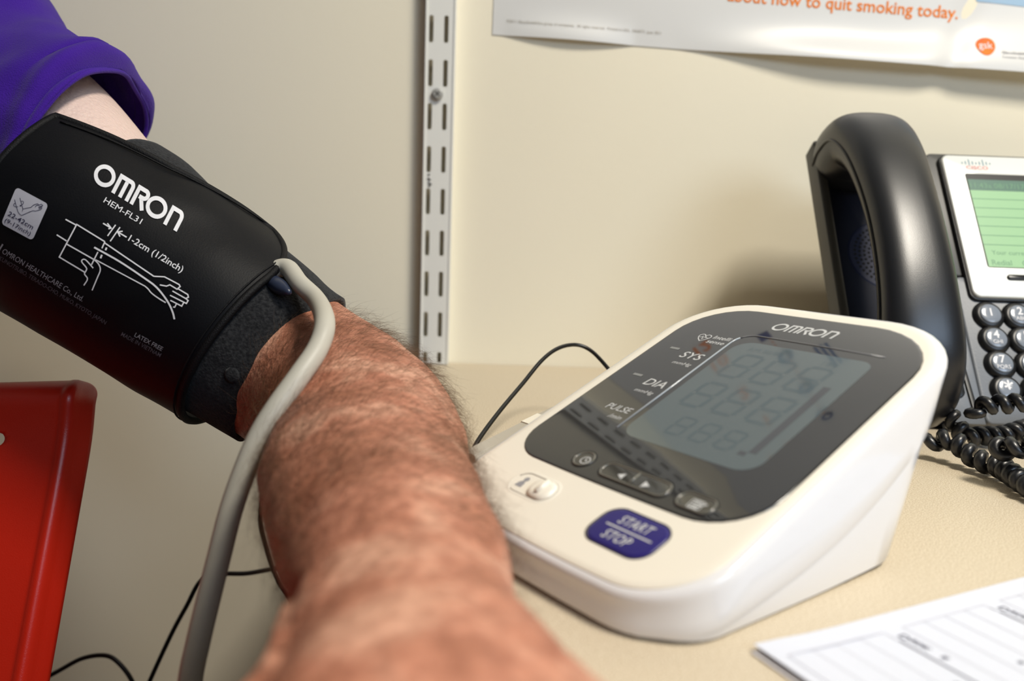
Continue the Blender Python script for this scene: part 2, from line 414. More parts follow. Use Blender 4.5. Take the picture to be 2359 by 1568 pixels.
# the printed step chart higher up (it shows mirrored in the monitor's glass)
def loc(X, Z): return (X-PX)*cos(P_ang)+(Z-.2486)*sin(P_ang), -(X-PX)*sin(P_ang)+(Z-.2486)*cos(P_ang)
fl = Flat()
for t_, X, Z, h in (('12', .070, .297, .014), ('10', .073, .345, .014), ('2', .076, .395, .014), ('1', .081, .442, .014), ('2', .086, .494, .014), ('1', .064, .496, .014)):
    x, y = loc(X, Z); fl = Flat(); fl.text(t_, x, y, height=h, bold=.03, align='c'); fl.build('chart_numeral', lambda x, y: pmap(x, y, .0006), M_orange, poster)
fl = Flat()
for Z in np.arange(.345, .52, .0075):
    x, y = loc(.127+.02*(Z-.345), Z); fl.poly([(x-.0006, y-.002), (x+.0006, y-.002), (x+.0006, y+.002), (x-.0006, y+.002)])
fl.build('chart_dashes', lambda x, y: pmap(x, y, .0006), M_orange, poster)['kind'] = 'stuff'
for X, Z in ((.126, .388), (.128, .437), (.130, .481), (.132, .528)):
    x, y = loc(X, Z); r = .0055; fl = Flat()
    fl.stroke([(x+r*cos(t), y+r*sin(t)) for t in np.linspace(0, 2*pi, 18)[:-1]], .0035, True); fl.poly([(x+.002, y-.009), (x+.008, y-.003), (x+.004, y+.001), (x-.002, y-.005)]); fl.build('chart_marker', lambda x, y: pmap(x, y, .0007), M_blueink, poster)
for k in range(3):
    fl = Flat(); x, y = loc(.158+.006*k, .392); fl.poly([(x, y), (x+.003, y), (x+.003, y+.04), (x, y+.04)]); fl.build('chart_stripe', lambda x, y: pmap(x, y, .0007), M_blueink, poster)
fl = Flat(); x, y = loc(.124, .337); fl.poly([(x-.006, y-.007), (x+.006, y-.007), (x+.006, y+.007), (x-.006, y+.007)])
fl.build('chart_square', lambda x, y: pmap(x, y, .0007), M_navyink, poster)

# ------------------------------------------------------------------ blood pressure monitor
mrot, mtilt = -0.9258849863547509, 0.4123359173646628
FL = np.array([-0.024894153, 0.303033311, Z0+0.01364])
e1 = np.array([cos(mrot), sin(mrot), 0]); e2 = np.array([-sin(mrot), cos(mrot), 0])
fu = e2*cos(mtilt)+np.array([0, 0, sin(mtilt)]); fn_ = np.cross(e1, fu)
def face(x, y, h=0.0): return FL+e1*x*.001+fu*y*.001+fn_*h*.001       # mm on the sloping face
mon = thing('blood_pressure_monitor', 'white wedge-shaped blood pressure monitor with dark glass display, on the desk', 'monitor', tuple(face(62, 70)*[1, 1, 0]+[0, 0, Z0]))
# outline of the face, convex front edge
def outline(x0, x1, y0, y1, rad, n, bulge=0.0):
    pts = rrect(x0, x1, y0, y1, rad, n); out = []
    # densify straight runs
    m_ = len(pts)
    for i in range(m_):
        a, b = np.array(pts[i]), np.array(pts[(i+1) % m_]); k = max(1, int(np.linalg.norm(b-a)/6))
        for t in range(k):
            p = a+(b-a)*t/k
            s = 1-((p[0]-(x0+x1)/2)/((x1-x0)/2))**2
            wgt = max(0, 1-(p[1]-y0)/30)
            out.append((p[0], p[1]-bulge*s*wgt))
    return out
TOPO = outline(-.3, 124.7, -2.2, 168.8, (26, 27, 34, 34), 10, 3.0)
N = len(TOPO)
def norm2(P):
    P = np.array(P); T = np.roll(P, -1, 0)-np.roll(P, 1, 0); T /= np.linalg.norm(T, axis=1)[:, None]; return np.c_[T[:, 1], -T[:, 0]]
NO = norm2(TOPO)
def inset(P, d): return np.array(P)-NO*d
BASE_BACK = 131.0
def base_xy(p):
    # position below a face outline point, on the desk (mm along e1, e2)
    x, y = p; g = y*cos(mtilt)
    return (62.2+(x-62.2)*.965, min(g, BASE_BACK*1.0)*1.0 if g < 0 else g*(BASE_BACK/(168.8*cos(mtilt)))+.8)
def W3(x, g, z): return np.array([FL[0], FL[1], Z0])+e1*x*.001+e2*g*.001+np.array([0, 0, z*.001])
rings = []
for d_, h_ in ((3.2, 0.0), (1.6, -.25), (.7, -.9), (.15, -1.9), (0, -3.4)):
    rings.append([face(*p, h_) for p in inset(TOPO, d_)])
topring = rings[-1]
def toploc(P): q = P-np.array([FL[0], FL[1], Z0]); return q@e1*1000, q@e2*1000, q[2]*1000
tops = [toploc(p) for p in topring]; bases = [base_xy(p) for p in TOPO]
def seam_z(g): return 1.5+ .00 if g <= 0 else 1.5+ .155*g+.0021*g*g*(g/125)**2*.62
def side_pt(i, z, ins):
    X, G, Zt = tops[i]; bx_, bg = bases[i]; t = z/Zt
    n = NO[i]; return W3(bx_+(X-bx_)*t-n[0]*ins, bg+(G-bg)*t-n[1]*ins*cos(mtilt), z)
upper = list(rings); sz = [min(seam_z(max(0, t[1])), t[2]*.72) for t in tops]
for fr in (.66, .33): upper.append([side_pt(i, sz[i]+(tops[i][2]-sz[i])*fr, 0) for i in range(N)])
upper.append([side_pt(i, sz[i]+.5, 0) for i in range(N)]); upper.append([side_pt(i, sz[i]-.1, .25) for i in range(N)])
upper.append([side_pt(i, sz[i]-.1, 2.0) for i in range(N)])
def loft(rs, cap0=True, cap1=False, inv=False):
    V = [p for r in rs for p in r]; n = len(rs[0]); Fc = []
    for i in range(len(rs)-1):
        for j in range(n):
            k = (j+1) % n; Fc.append((i*n+j, (i+1)*n+j, (i+1)*n+k, i*n+k))
    if cap0: Fc.append(tuple(range(n)))
    if cap1: Fc.append(tuple((len(rs)-1)*n+j for j in range(n))[::-1])
    return V, Fc
ring0 = [face(*p, 0) for p in inset(TOPO, 3.2)]
V, Fc = loft(upper, cap0=True, cap1=True)
ho = autosmooth(mesh('housing', V, Fc, M_side, mon), 32)
# cream face lies on the housing as a shallow plate
plate = [[face(*p, h) for p in inset(TOPO, d)] for d, h in ((6.0, .75), (4.2, .70), (3.3, .35), (3.0, -.2))]
V, Fc = loft(plate, True, False); autosmooth(mesh('face_plate', V, Fc, M_shell, mon), 40)
ho.data.materials.clear(); ho.data.materials.append(M_side)
lower = []
for fr, ins in ((1.0, .9), (.5, 1.1), (.05, 1.5), (0.0, 2.6)):
    lower.append([side_pt(i, max(.9, sz[i]*fr), ins) for i in range(N)])
V, Fc = loft(lower, True, True); autosmooth(mesh('base', V, Fc, M_side, mon), 40)
for (a, b) in ((14, 12), (108, 12), (16, 118), (106, 118), (116, 87), (8, 87)):
    c = W3(a, b, 0); V, Fc = tube([c, c+np.array([0, 0, .001]), c+np.array([0, 0, .0018])], [.004, .0044, .0044], 16); mesh('rubber_foot', V, Fc, M_gap, mon)

# glass panel
PO = outline(8.2, 119.6, 32.0, 159.6, (16, 22, 30, 27), 8, 1.0)
NP = norm2(PO)
def inP(d): return [tuple(q) for q in np.array(PO)-NP*d]
panel_r = [[face(*p, 1.15) for p in inP(1.2)], [face(*p, 1.10) for p in inP(.5)], [face(*p, .85) for p in inP(.1)], [face(*p, .3) for p in inP(0)]]
V, Fc = loft(panel_r, True, False); pan = autosmooth(mesh('glass_panel', V, Fc, M_panel, mon), 50)
GH = 1.18
# display
lo = rrect(44.5, 103.8, 58.2, 133.6, (7, 8, 5, 8), 6)
dsp = mesh('display', [face(*p, GH+.03) for p in lo], [tuple(range(len(lo)))], M_lcd, mon)
fl = Flat()
SEG = {'0': 'abcdef', '1': 'bc', '8': 'abcdefg'}
def digit(x, y, w_, h_, t, on='abcdefg', sl=.08):
    g = t*.35
    L = {'a': ((0, 1), (1, 1)), 'b': ((1, 1), (1, .5)), 'c': ((1, .5), (1, 0)), 'd': ((0, 0), (1, 0)), 'e': ((0, .5), (0, 0)), 'f': ((0, 1), (0, .5)), 'g': ((0, .5), (1, .5))}
    for c in on:
        (a, b), (c2, d) = L[c]; p = np.array([x+a*w_+b*h_*sl, y+b*h_]); q = np.array([x+c2*w_+d*h_*sl, y+d*h_]); dd = (q-p)/np.linalg.norm(q-p)
        fl.stroke([p+dd*(t*.32), q-dd*(t*.32)], t*.8)
for (x0, y0, w_, h_, t) in ((52, 107, 9.5, 17, 2.3), (67, 107, 9.5, 17, 2.3), (82, 107, 9.5, 17, 2.3), (52, 84, 9.5, 17, 2.3), (67, 84, 9.5, 17, 2.3), (82, 84, 9.5, 17, 2.3), (60, 66, 6.5, 11, 1.6), (71, 66, 6.5, 11, 1.6), (82, 66, 6.5, 11, 1.6)):
    digit(x0, y0, w_, h_, t)
fl.text('188', 86, 126, height=3.2); fl.text('AM 88/88', 52, 127, height=2.8)
fl.build('display_segment', lambda x, y: face(x, y, GH+.05), M_seg, dsp)
fl = Flat(); fl.poly([(95.5, 68), (98.6, 68), (98.6, 113), (95.5, 113)]); fl.poly([(95.5, 68), (95.5, 65.6), (92.5, 65.6), (92.5, 68)])
fl.build('level_bar', lambda x, y: face(x, y, GH+.055), M_bar, dsp)
# raised rim of the display window: its caught light painted in, bright left and dim top
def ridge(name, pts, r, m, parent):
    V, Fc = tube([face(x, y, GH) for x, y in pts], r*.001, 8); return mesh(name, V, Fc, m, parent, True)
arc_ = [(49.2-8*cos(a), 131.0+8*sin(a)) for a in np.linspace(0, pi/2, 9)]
ridge('window_rim', [(41.2, 60.6), (41.2, 100), (41.2, 125)]+arc_[:4], .36, M_rimglint, mon)
ridge('window_rim', arc_[3:]+[(60, 139), (80, 139), (104.5, 138.6)], .30, M_rimglintdim, mon)
# printing on the panel
fl = Flat(); pr = lambda x, y: face(x, y, GH+.06)
def aff(x0, y0, sx, sy, sh=0.12): return lambda a, b: (x0+a*sx+b*sh*sy, y0+b*sy)
logo_omron(fl, aff(49.4, 145.6, 29.0/5.2, 6.0, .22), .17)
fl.build('maker_logo', pr, M_print, mon)
fl = Flat()
fl.text('SYS', 27.0, 113.4, width=11.0, height=4.9, shear=.2, bold=.004); fl.text('mmHg', 27.8, 108.0, width=9.8, height=2.15, shear=.2)
fl.text('DIA', 27.6, 89.7, width=10.8, height=4.9, shear=.2, bold=.004); fl.text('mmHg', 28.0, 84.2, width=9.8, height=2.15, shear=.2)
fl.text('PULSE', 25.6, 69.6, width=13.0, height=3.7, shear=.2); fl.text('/min', 31.6, 64.8, width=6.8, height=2.6, shear=.2)
fl.text('Intelli', 31.0, 131.4, width=9.0, height=2.7, shear=.2, bold=.008); fl.text('sense', 30.2, 127.6, width=9.0, height=2.6, shear=.2, bold=.008)
hrt = [(0, -3.1), (-1.9, -1.5), (-3.1, .2), (-3.2, 1.5), (-2.4, 2.5), (-1.2, 2.6), (-.2, 1.7), (0, 1.2), (.2, 1.7), (1.2, 2.6), (2.4, 2.5), (3.2, 1.5), (3.1, .2), (1.9, -1.5)]
fl.stroke([(26.6+a*.95, 131.0+b*1.0) for a, b in hrt], .42, True)
fl.stroke([(26.6+a, 131.0+b) for a, b in ((-3, 0), (-1.4, 0), (-.9, .9), (-.1, -1.4), (.6, 1.0), (1.1, 0), (3, 0))], .38)
fl.build('panel_lettering', pr, M_print, mon)
fl = Flat()
for yy in (118.2, 94.2): fl.poly([(18, yy), (23.0, yy), (23.0, yy+1.5), (18, yy+1.5)])
fl.build('panel_tick', pr, M_printdim, mon)
# panel buttons
def button(name, outl, icon, m_body=M_btnglass):
    o2 = np.array(outl); n2 = norm2(outl)
    b = [[face(*p, GH-.05) for p in o2+n2*.1], [face(*p, GH+.12) for p in o2-n2*.5], [face(*p, GH+.12) for p in o2-n2*.9]]
    V, Fc = loft([b[2], b[1], b[0]], True, False); bo = autosmooth(mesh(name, V, Fc, m_body, mon), 50)
    V, Fc = tube([face(*p, GH+.05) for p in list(outl)+[outl[0]]], .00042, 6, False); mesh('clear_rim', V, Fc, M_btnrim, bo, True)
    V, Fc = tube([face(*p, GH-.02) for p in list(map(tuple, o2+n2*.75))+[tuple((o2+n2*.75)[0])]], .00030, 6, False); mesh('dark_gap', V, Fc, M_phoned, bo, True)
    f2 = Flat(); icon(f2); f2.build('icon', lambda x, y: face(x, y, GH+.22), M_print, bo); return bo
def circ(x, y, r, n=24): return [(x+r*cos(t), y+r*sin(t)) for t in np.linspace(0, 2*pi, n+1)[:-1]]
button('clock_button', circ(44.7, 39.6, 4.0), lambda f: (f.stroke(circ(46.0, 39.0, 1.9), .4, True), f.stroke([(46, 40.3), (46, 39), (47, 38.6)], .4)))
rk = rrect(55.4, 85.6, 35.4, 42.6, 3.0, 5)
rb = button('rocker_button', rk, lambda f: (f.poly([(63.3, 38.2), (66.2, 36.6), (66.2, 39.8)]), f.poly([(75.2, 36.4), (75.2, 39.8), (78.2, 38.1)])))
V, Fc = tube([face(70.4, 36, GH+.1), face(70.4, 42, GH+.1)], .0005, 6); mesh('divider', V, Fc, M_btnrim, rb, True)
button('memory_button', rrect(90.6, 104.0, 35.2, 42.4, 3.0, 5), lambda f: [f.stroke([(96.2, 36.4+k*1.0), (99.6, 36.4+k*1.0)], .5) for k in range(4)]+[f.stroke([(98.2, 36.8), (101.2, 39.6)], .6), f.stroke(rrect(95.6, 100.2, 35.9, 40.0, .5, 2), .3, True)])
# start/stop button
SB = rrect(74.0, 100.6, 9.0, 25.8, 6.0, 8); SB = [(x+(y-17)*.04, y) for x, y in SB]; nS = norm2(SB)
V, Fc = loft([[face(*p, 1.25) for p in np.array(SB)-nS*1.2], [face(*p, 1.15) for p in np.array(SB)-nS*.5], [face(*p, .75) for p in np.array(SB)]], True)
sb = autosmooth(mesh('start_stop_button', V, Fc, M_navy, mon), 50); sb['label'] = 'navy blue START/STOP button'
V, Fc = tube([face(*p, .72) for p in list(np.array(SB)+nS*.3)+[(np.array(SB)+nS*.3)[0]]], .00028, 6, False); mesh('button_gap', V, Fc, M_gap, sb, True)
fl = Flat(); fl.text('START', 88.0, 19.2, width=13.6, height=3.9, align='c', shear=.22, bold=.01, spacing=1.05)
fl.text('STOP', 86.6, 11.7, width=11.2, height=3.9, align='c', shear=.22, bold=.01, spacing=1.05)
fl.poly([(78.4, 17.0), (97.6, 17.0), (97.6, 17.6), (78.4, 17.6)])
fl.build('lettering', lambda x, y: face(x, y, 1.32), M_print, sb)
# user slide switch in its oval recess
SL = rrect(27.6, 51.2, 12.6, 25.2, 6.0, 8); nL = norm2(SL)
V, Fc = loft([[face(*p, .80) for p in np.array(SL)-nL*1.0], [face(*p, .95) for p in np.array(SL)-nL*.1], [face(*p, .70) for p in np.array(SL)+nL*.5]], False)
sw = autosmooth(mesh('user_switch', V, Fc, M_btnw, mon), 60)
SF = [tuple(p) for p in np.array(SL)-nL*.9]
mesh('recess_floor', [face(*p, .78) for p in SF], [tuple(range(len(SF)))], M_btnw, sw)
V, Fc = tube([face(*p, .80) for p in list(np.array(SL)-nL*1.1)[6:34]], .00022, 6); mesh('recess_line', V, Fc, M_greyink, sw, True)
KB = rrect(38.6, 50.0, 13.8, 24.0, 4.6, 6); nK = norm2(KB)
V, Fc = loft([[face(*p, 2.3) for p in np.array(KB)-nK*2.2], [face(*p, 2.1) for p in np.array(KB)-nK*1.0], [face(*p, 1.5) for p in np.array(KB)-nK*.2], [face(*p, .8) for p in np.array(KB)]], True)
kn = autosmooth(mesh('slider_knob', V, Fc, M_btnw, sw), 60)
V, Fc = tube([face(44.8, 16, 2.35), face(44.6, 22.4, 2.35)], .0011, 10); mesh('knob_ridge', V, Fc, M_btnw, sw, True)
fl = Flat(); fl.poly(circ(33.6, 20.6, 1.25, 14)); fl.poly([(31.4, 16.2), (35.0, 16.2), (34.8, 18.4), (33.9, 19.5), (32.8, 19.5), (31.8, 18.4)])
fl.build('user_icon', lambda x, y: face(x, y, .86), M_dimink, sw)
# air plug on the left flank
def L3(x, g, z): return W3(x, g, z)
ap = bmesh.new()
def obox(x0, x1, g0, g1, z0, z1, bev=.0012):
    bm = box_bm(x0*.001, x1*.001, g0*.001, g1*.001, z0*.001, z1*.001, bev)
    for v in bm.verts:
        v.co = Vector(W3(v.co.x*1000, v.co.y*1000, v.co.z*1000))
    return bm

# ------------------------------------------------------------------ the arm
ARM = [(-400, -300, .505, .048, .048), (-190, -15, .475, .044, .044), (-35, 195, .448, .0425, .0425), (100, 345, .434, .0446, .0446), (236, 530, .424, .0476, .0476),
       (450, 690, .416, .0440, .0440), (672, 850, .407, .0400, .0400), (785, 932, .380, .0392, .0388), (836, 1000, .340, .0405, .0335),
       (846, 1100, .290, .0366, .0270), (878, 1200, .252, .0336, .0245), (916, 1300, .218, .0298, .0222), (934, 1400, .190, .0262, .0195),
       (938, 1490, .166, .0262, .0180), (958, 1590, .146, .0290, .0165), (975, 1800, .122, .0330, .0150)]
def build_path(ctrl, n):
    P = np.array([U(a, b, c) for a, b, c, *_ in ctrl]); R_ = np.array([[r1, r2] for *_, r1, r2 in ctrl])
    return catmull(P, n), catmull(R_, n)
AP, AR = build_path(ARM, 10)
def sweep_frames(P, up=np.array([0, 0, 1.0])):
    T = np.gradient(P, axis=0); T /= np.linalg.norm(T, axis=1)[:, None]
    S = np.cross(T, up); S /= np.linalg.norm(S, axis=1)[:, None]; Nn = np.cross(S, T); return T, S, Nn
def sweep(P, R_, sides=64, tilt=None):
    T, S, Nn = sweep_frames(P); a = np.arange(sides)/sides*2*pi
    return P[:, None]+R_[:, 0, None, None]*np.cos(a)[None, :, None]*S[:, None]+R_[:, 1, None, None]*np.sin(a)[None, :, None]*Nn[:, None]
G = sweep(AP, AR); ns, nsd = G.shape[:2]
V = G.reshape(-1, 3); Fc = [(i*nsd+j, i*nsd+(j+1) % nsd, (i+1)*nsd+(j+1) % nsd, (i+1)*nsd+j) for i in range(ns-1) for j in range(nsd)]
Fc += [tuple(range(nsd))[::-1], tuple((ns-1)*nsd+j for j in range(nsd))]
parts = [(V, Fc)]
# hand beyond the frame: palm and five fingers reaching under the lens
Wp = AP[-1]; Tq = (AP[-1]-AP[-4]); Tq = Tq/np.linalg.norm(Tq)
D = np.array([0.04, -1, -.06]); D /= np.linalg.norm(D); Sx = np.array([1, 0.04, 0]); Uz = np.cross(Sx, D)*-1
if Uz[2] < 0: Uz = -Uz
palm = np.array([Wp+Tq*-.02, Wp, Wp+D*.030, Wp+D*.055, Wp+D*.068]); pr_ = np.array([[.032, .014], [.036, .014], [.040, .0135], [.042, .012], [.036, .009]])
Gp = sweep(catmull(palm, 5), catmull(pr_, 5), 40); n1, n2 = Gp.shape[:2]
parts.append((Gp.reshape(-1, 3), [(i*n2+j, i*n2+(j+1) % n2, (i+1)*n2+(j+1) % n2, (i+1)*n2+j) for i in range(n1-1) for j in range(n2)]+[tuple(range(n2))[::-1], tuple((n1-1)*n2+j for j in range(n2))]))
for k, (off, L_, r_) in enumerate(((-.030, .058, .0078), (-.010, .070, .0088), (.011, .075, .0090), (.031, .066, .0086))):
    b0 = Wp+D*.050+Sx*off; q = [b0, b0+D*.018, b0+D*(.018+L_*.45)+Uz*.004, b0+D*(.018+L_*.75)+Uz*.000-Uz*.004, b0+D*(.018+L_*.95)-Uz*.016]
    q = catmull(q, 6); rr = np.interp(np.linspace(0, 1, len(q)), [0, .3, .5, .6, .9, 1], [r_*1.05, r_, r_*1.04, r_*.94, r_*.82, r_*.45]); parts.append(tube(q, rr, 14))
b0 = Wp+Sx*.024+D*.014; q = catmull([b0-D*.01, b0+D*.014+Sx*.010, b0+D*.036+Sx*.020-Uz*.004, b0+D*.056+Sx*.022-Uz*.012], 6)
parts.append(tube(q, np.interp(np.linspace(0, 1, len(q)), [0, .4, .8, 1], [.013, .0105, .0092, .005]), 14))
V, Fc = join_vf(parts)
person = thing('person', 'person whose bare hairy forearm reaches to the lower edge, purple sleeve pushed up', 'person', tuple(U(-200, 100, .54)))
tmp = mesh('arm', V, Fc); 
md = tmp.modifiers.new('r', 'REMESH'); md.mode = 'VOXEL'; md.voxel_size = 0.0016
md = tmp.modifiers.new('s', 'SMOOTH'); md.iterations = 12; md.factor = .6
me = bpy.data.meshes.new_from_object(tmp.evaluated_get(bpy.context.evaluated_depsgraph_get())); bpy.data.objects.remove(tmp)
me.name = 'arm'
nv = len(me.vertices); VC = np.empty(nv*3); me.vertices.foreach_get('co', VC); VC = VC.reshape(-1, 3)
VN = np.empty(nv*3); me.vertices.foreach_get('normal', VN); VN = VN.reshape(-1, 3)
# arc coordinate of every vertex along the arm
idx = np.empty(nv, int)
for a in range(0, nv, 20000): idx[a:a+20000] = np.argmin(((VC[a:a+20000, None]-AP[None])**2).sum(2), axis=1)
tpar = idx/10.0                      # control index along ARM
# anatomy: tendons and muscle relief on the forearm
from mathutils import noise as mn
dsp_ = np.zeros(nv)
for i in range(nv):
    t = tpar[i]
    if t < 6.2: continue
    p = VC[i]
    k = min(1, (t-6.2)/1.5)
    dsp_[i] = k*(0.0013*mn.noise(Vector(p)*38)+0.0005*mn.noise(Vector(p)*110)+.00025*mn.noise(Vector((p[0]*120, p[1]*420, p[2]*300))))
VC2 = VC+VN*dsp_[:, None]
# crease where the heel of the hand folds over the wrist
cre_ = np.array([hit(u, v, CAM+M[2]*.20, M[2]) for u, v in ((560, 1560), (640, 1455), (700, 1385), (770, 1318), (850, 1278), (940, 1262))])
cre_ = catmull(cre_, 12); q_ = (VC2-CAM)@M.T; cq_ = (cre_-CAM)@M.T; cpx = cq_[:, :2]/cq_[:, 2:]
sel = np.where((tpar > 9.5) & ((VN*(VC2-CAM)).sum(1) < 0))[0]
vp = q_[sel, :2]/q_[sel, 2:]; dd_ = ((vp[:, None]-cpx[None])**2).sum(2); k_ = dd_.argmin(1); dm = np.sqrt(dd_.min(1))*q_[sel, 2]
fade = np.interp(k_, [0, len(cpx)*.6, len(cpx)-1], [1, .8, 0])
VC2[sel] -= VN[sel]*(.0030*fade*np.exp(-(dm/.0042)**2))[:, None]
on = (VC2[:, 0] > DX0-.001) & (VC2[:, 2] < Z0+.0008) & (tpar > 7)
VC2[on, 2] = Z0+.0008
me.vertices.foreach_set('co', (VC2-np.array(person.location)).ravel()); me.update()
att = me.color_attributes.new('tan', 'FLOAT_COLOR', 'POINT')
tanv = np.clip((tpar-4.0)/1.5, 0, 1); buf = np.ones((nv, 4)); buf[:, 0] = buf[:, 1] = buf[:, 2] = tanv
att.data.foreach_set('color', buf.ravel())
M_skin = bpy.data.materials.new('skin'); M_skin.use_nodes = True; nt = M_skin.node_tree; b = nt.nodes['Principled BSDF']
b.inputs['Roughness'].default_value = 0.42; b.inputs['Specular IOR Level'].default_value = 0.38
b.inputs['Subsurface Weight'].default_value = 0.06; b.inputs['Subsurface Radius'].default_value = (1, .35, .2); b.inputs['Subsurface Scale'].default_value = 0.003
L_ = nt.links.new; tc = nt.nodes.new('ShaderNodeTexCoord')
def nz(scale, detail=4, mapping=None):
    n = nt.nodes.new('ShaderNodeTexNoise'); n.inputs['Scale'].default_value = scale; n.inputs['Detail'].default_value = detail
    if mapping:
        mp = nt.nodes.new('ShaderNodeMapping'); mp.inputs['Scale'].default_value = mapping; L_(tc.outputs['Object'], mp.inputs['Vector']); L_(mp.outputs['Vector'], n.inputs['Vector'])
    else: L_(tc.outputs['Object'], n.inputs['Vector'])
    return n
n1_ = nz(38, 5); r1 = nt.nodes.new('ShaderNodeValToRGB'); cr = r1.color_ramp
cr.elements[0].position = .36; cr.elements[0].color = (*lin((160, 104, 80)), 1); cr.elements[1].position = .66; cr.elements[1].color = (*lin((212, 162, 138)), 1)
e = cr.elements.new(.52); e.color = (*lin((190, 130, 106)), 1)
L_(n1_.outputs['Fac'], r1.inputs['Fac'])
n2_ = nz(260, 3); r2 = nt.nodes.new('ShaderNodeValToRGB'); r2.color_ramp.elements[0].position = .4; r2.color_ramp.elements[1].position = .62
r2.color_ramp.elements[0].color = (.80, .72, .68, 1); r2.color_ramp.elements[1].color = (1.12, 1.10, 1.08, 1); L_(n2_.outputs['Fac'], r2.inputs['Fac'])
mx = nt.nodes.new('ShaderNodeMix'); mx.data_type = 'RGBA'; mx.blend_type = 'MULTIPLY'; mx.inputs[0].default_value = 1
L_(r1.outputs['Color'], mx.inputs[6]); L_(r2.outputs['Color'], mx.inputs[7])
at = nt.nodes.new('ShaderNodeAttribute'); at.attribute_name = 'tan'
mx2 = nt.nodes.new('ShaderNodeMix'); mx2.data_type = 'RGBA'; L_(at.outputs['Fac'], mx2.inputs[0]); mx2.inputs[6].default_value = (*lin((226, 200, 190)), 1)
L_(mx.outputs[2], mx2.inputs[7]); L_(mx2.outputs[2], b.inputs['Base Color'])
n3_ = nz(1, 4, (260, 900, 620)); n4_ = nz(420, 3)
ad = nt.nodes.new('ShaderNodeMath'); ad.operation = 'ADD'; L_(n3_.outputs['Fac'], ad.inputs[0]); L_(n4_.outputs['Fac'], ad.inputs[1])
bp = nt.nodes.new('ShaderNodeBump'); bp.inputs['Distance'].default_value = .0006; bp.inputs['Strength'].default_value = 1; L_(ad.outputs[0], bp.inputs['Height']); L_(bp.outputs['Normal'], b.inputs['Normal'])
arm = link('bare_arm', me, M_skin, person, True)

# hair: curved strands rooted in the forearm skin
M_hair = mat('arm_hair_brown', (98, 74, 50), 0.5, 0.4)
cand = np.where((tpar > 6.3) & (tpar < 12.3))[0]
T_, S_, N_ = sweep_frames(AP)
NH = 9500
pick = np.random.choice(cand, NH*2)
wts = np.interp(tpar[pick], [6.3, 7, 10.2, 11.3, 12.3], [.7, 1, 1, .45, .08]); pick = pick[np.random.rand(len(pick)) < wts][:NH]
segs = 7; HV = []; HF = []; o = 0
for i in pick:
    p = VC2[i]-VN[i]*.0002; n = VN[i]; t = T_[idx[i]]; s = -S_[idx[i]]
    if s[0] < 0: s = -s
    flow = .9*s+.7*t*np.random.uniform(-.3, 1)+np.random.normal(0, .42, 3)
    flow -= n*np.dot(flow, n); flow /= np.linalg.norm(flow)+1e-9
    L = np.random.uniform(.008, .0185); lift = np.random.uniform(.22, 1.25)
    d = flow*1.0+n*lift; d /= np.linalg.norm(d)
    curl = np.cross(n, d)*np.random.normal(0, .42)-n*np.random.uniform(.05, .36)*lift
    Q = [p]; c = d.copy()
    for k in range(segs-1):
        Q.append(Q[-1]+c*L/(segs-1)); c = c+curl+np.random.normal(0, .07, 3); c /= np.linalg.norm(c)
    Q = np.array(Q); a = np.cross(d, n); a /= np.linalg.norm(a)+1e-9; b_ = np.cross(a, d)
    rad = .00004
    for k in range(segs):
        r = rad*(1-.75*k/(segs-1))
        for j in range(3): HV.append(Q[k]+r*(a*cos(j*2.094)+b_*sin(j*2.094)))
    for k in range(segs-1):
        for j in range(3):
            jj = (j+1) % 3; HF.append((o+k*3+j, o+k*3+jj, o+(k+1)*3+jj, o+(k+1)*3+j))
    o += segs*3
hair = mesh('arm_hair', HV, HF, M_hair, person, True); hair['kind'] = 'stuff'; hair['label'] = 'fine dark curly forearm hair'

# ------------------------------------------------------------------ purple sleeve
SLV = [(-420, -330, .505, .066), (-250, -90, .485, .060), (-120, 90, .467, .0555), (-38, 205, .450, .0520), (40, 265, .443, .0520), (95, 305, .439, .0552), (135, 345, .437, .0598), (172, 375, .436, .0575), (190, 392, .435, .0545)]
SP = catmull(np.array([U(a, b, c) for a, b, c, _ in SLV]), 8); SR = catmull(np.array([[r, r] for *_, r in SLV]), 8)
T, S, Nn = sweep_frames(SP); sides = 96; a = np.arange(sides)/sides*2*pi; Vv = []
camdir = M[2]; ur = M[0]*.75-M[1]*.65
for i in range(len(SP)):
    f_ = i/(len(SP)-1)
    for j in range(sides):
        dv = cos(a[j])*S[i]+sin(a[j])*Nn[i]
        r = SR[i, 0]*(1+.018*sin(3*a[j]+6*f_)+.012*sin(7*a[j]-11*f_)*f_)
        p = SP[i]+dv*r
        # folds running across the sleeve near the hem
        k = sst(.45, .85, f_); p = p+dv*(.0022*k*sin(38*f_+1.6*sin(a[j]*2))+.0012*mn.noise(Vector(p)*45))+dv*(.0042*mn.noise(Vector((p[0]*16+p[2]*9, p[1]*14, p[2]*34-p[0]*20)))+.0016*mn.noise(Vector((p[0]*60, p[1]*40, p[2]*90))))*sst(0, .2, f_)*(1-.5*sst(.85, 1, f_))
        # hem is longer on the side away from the camera
        p = p+T[i]*(-.012*np.dot(dv, camdir)-.017*np.dot(dv, ur))*sst(.45, 1, f_)
        Vv.append(p)
n_ = len(SP); Fc = [(i*sides+j, i*sides+(j+1) % sides, (i+1)*sides+(j+1) % sides, (i+1)*sides+j) for i in range(n_-1) for j in range(sides)]
Fc.append(tuple(range(sides))[::-1])
slv = mesh('sleeve', Vv, Fc, M_purple, person, True)
md = slv.modifiers.new('t', 'SOLIDIFY'); md.thickness = .0016; md.offset = -1
hemc = [Vv[(n_-1)*sides+j] for j in range(sides)]; hemc.append(hemc[0])
V, Fc = tube(hemc, .0013, 8, False); mesh('hem', V, Fc, M_purple, slv, True)
shirt = slv

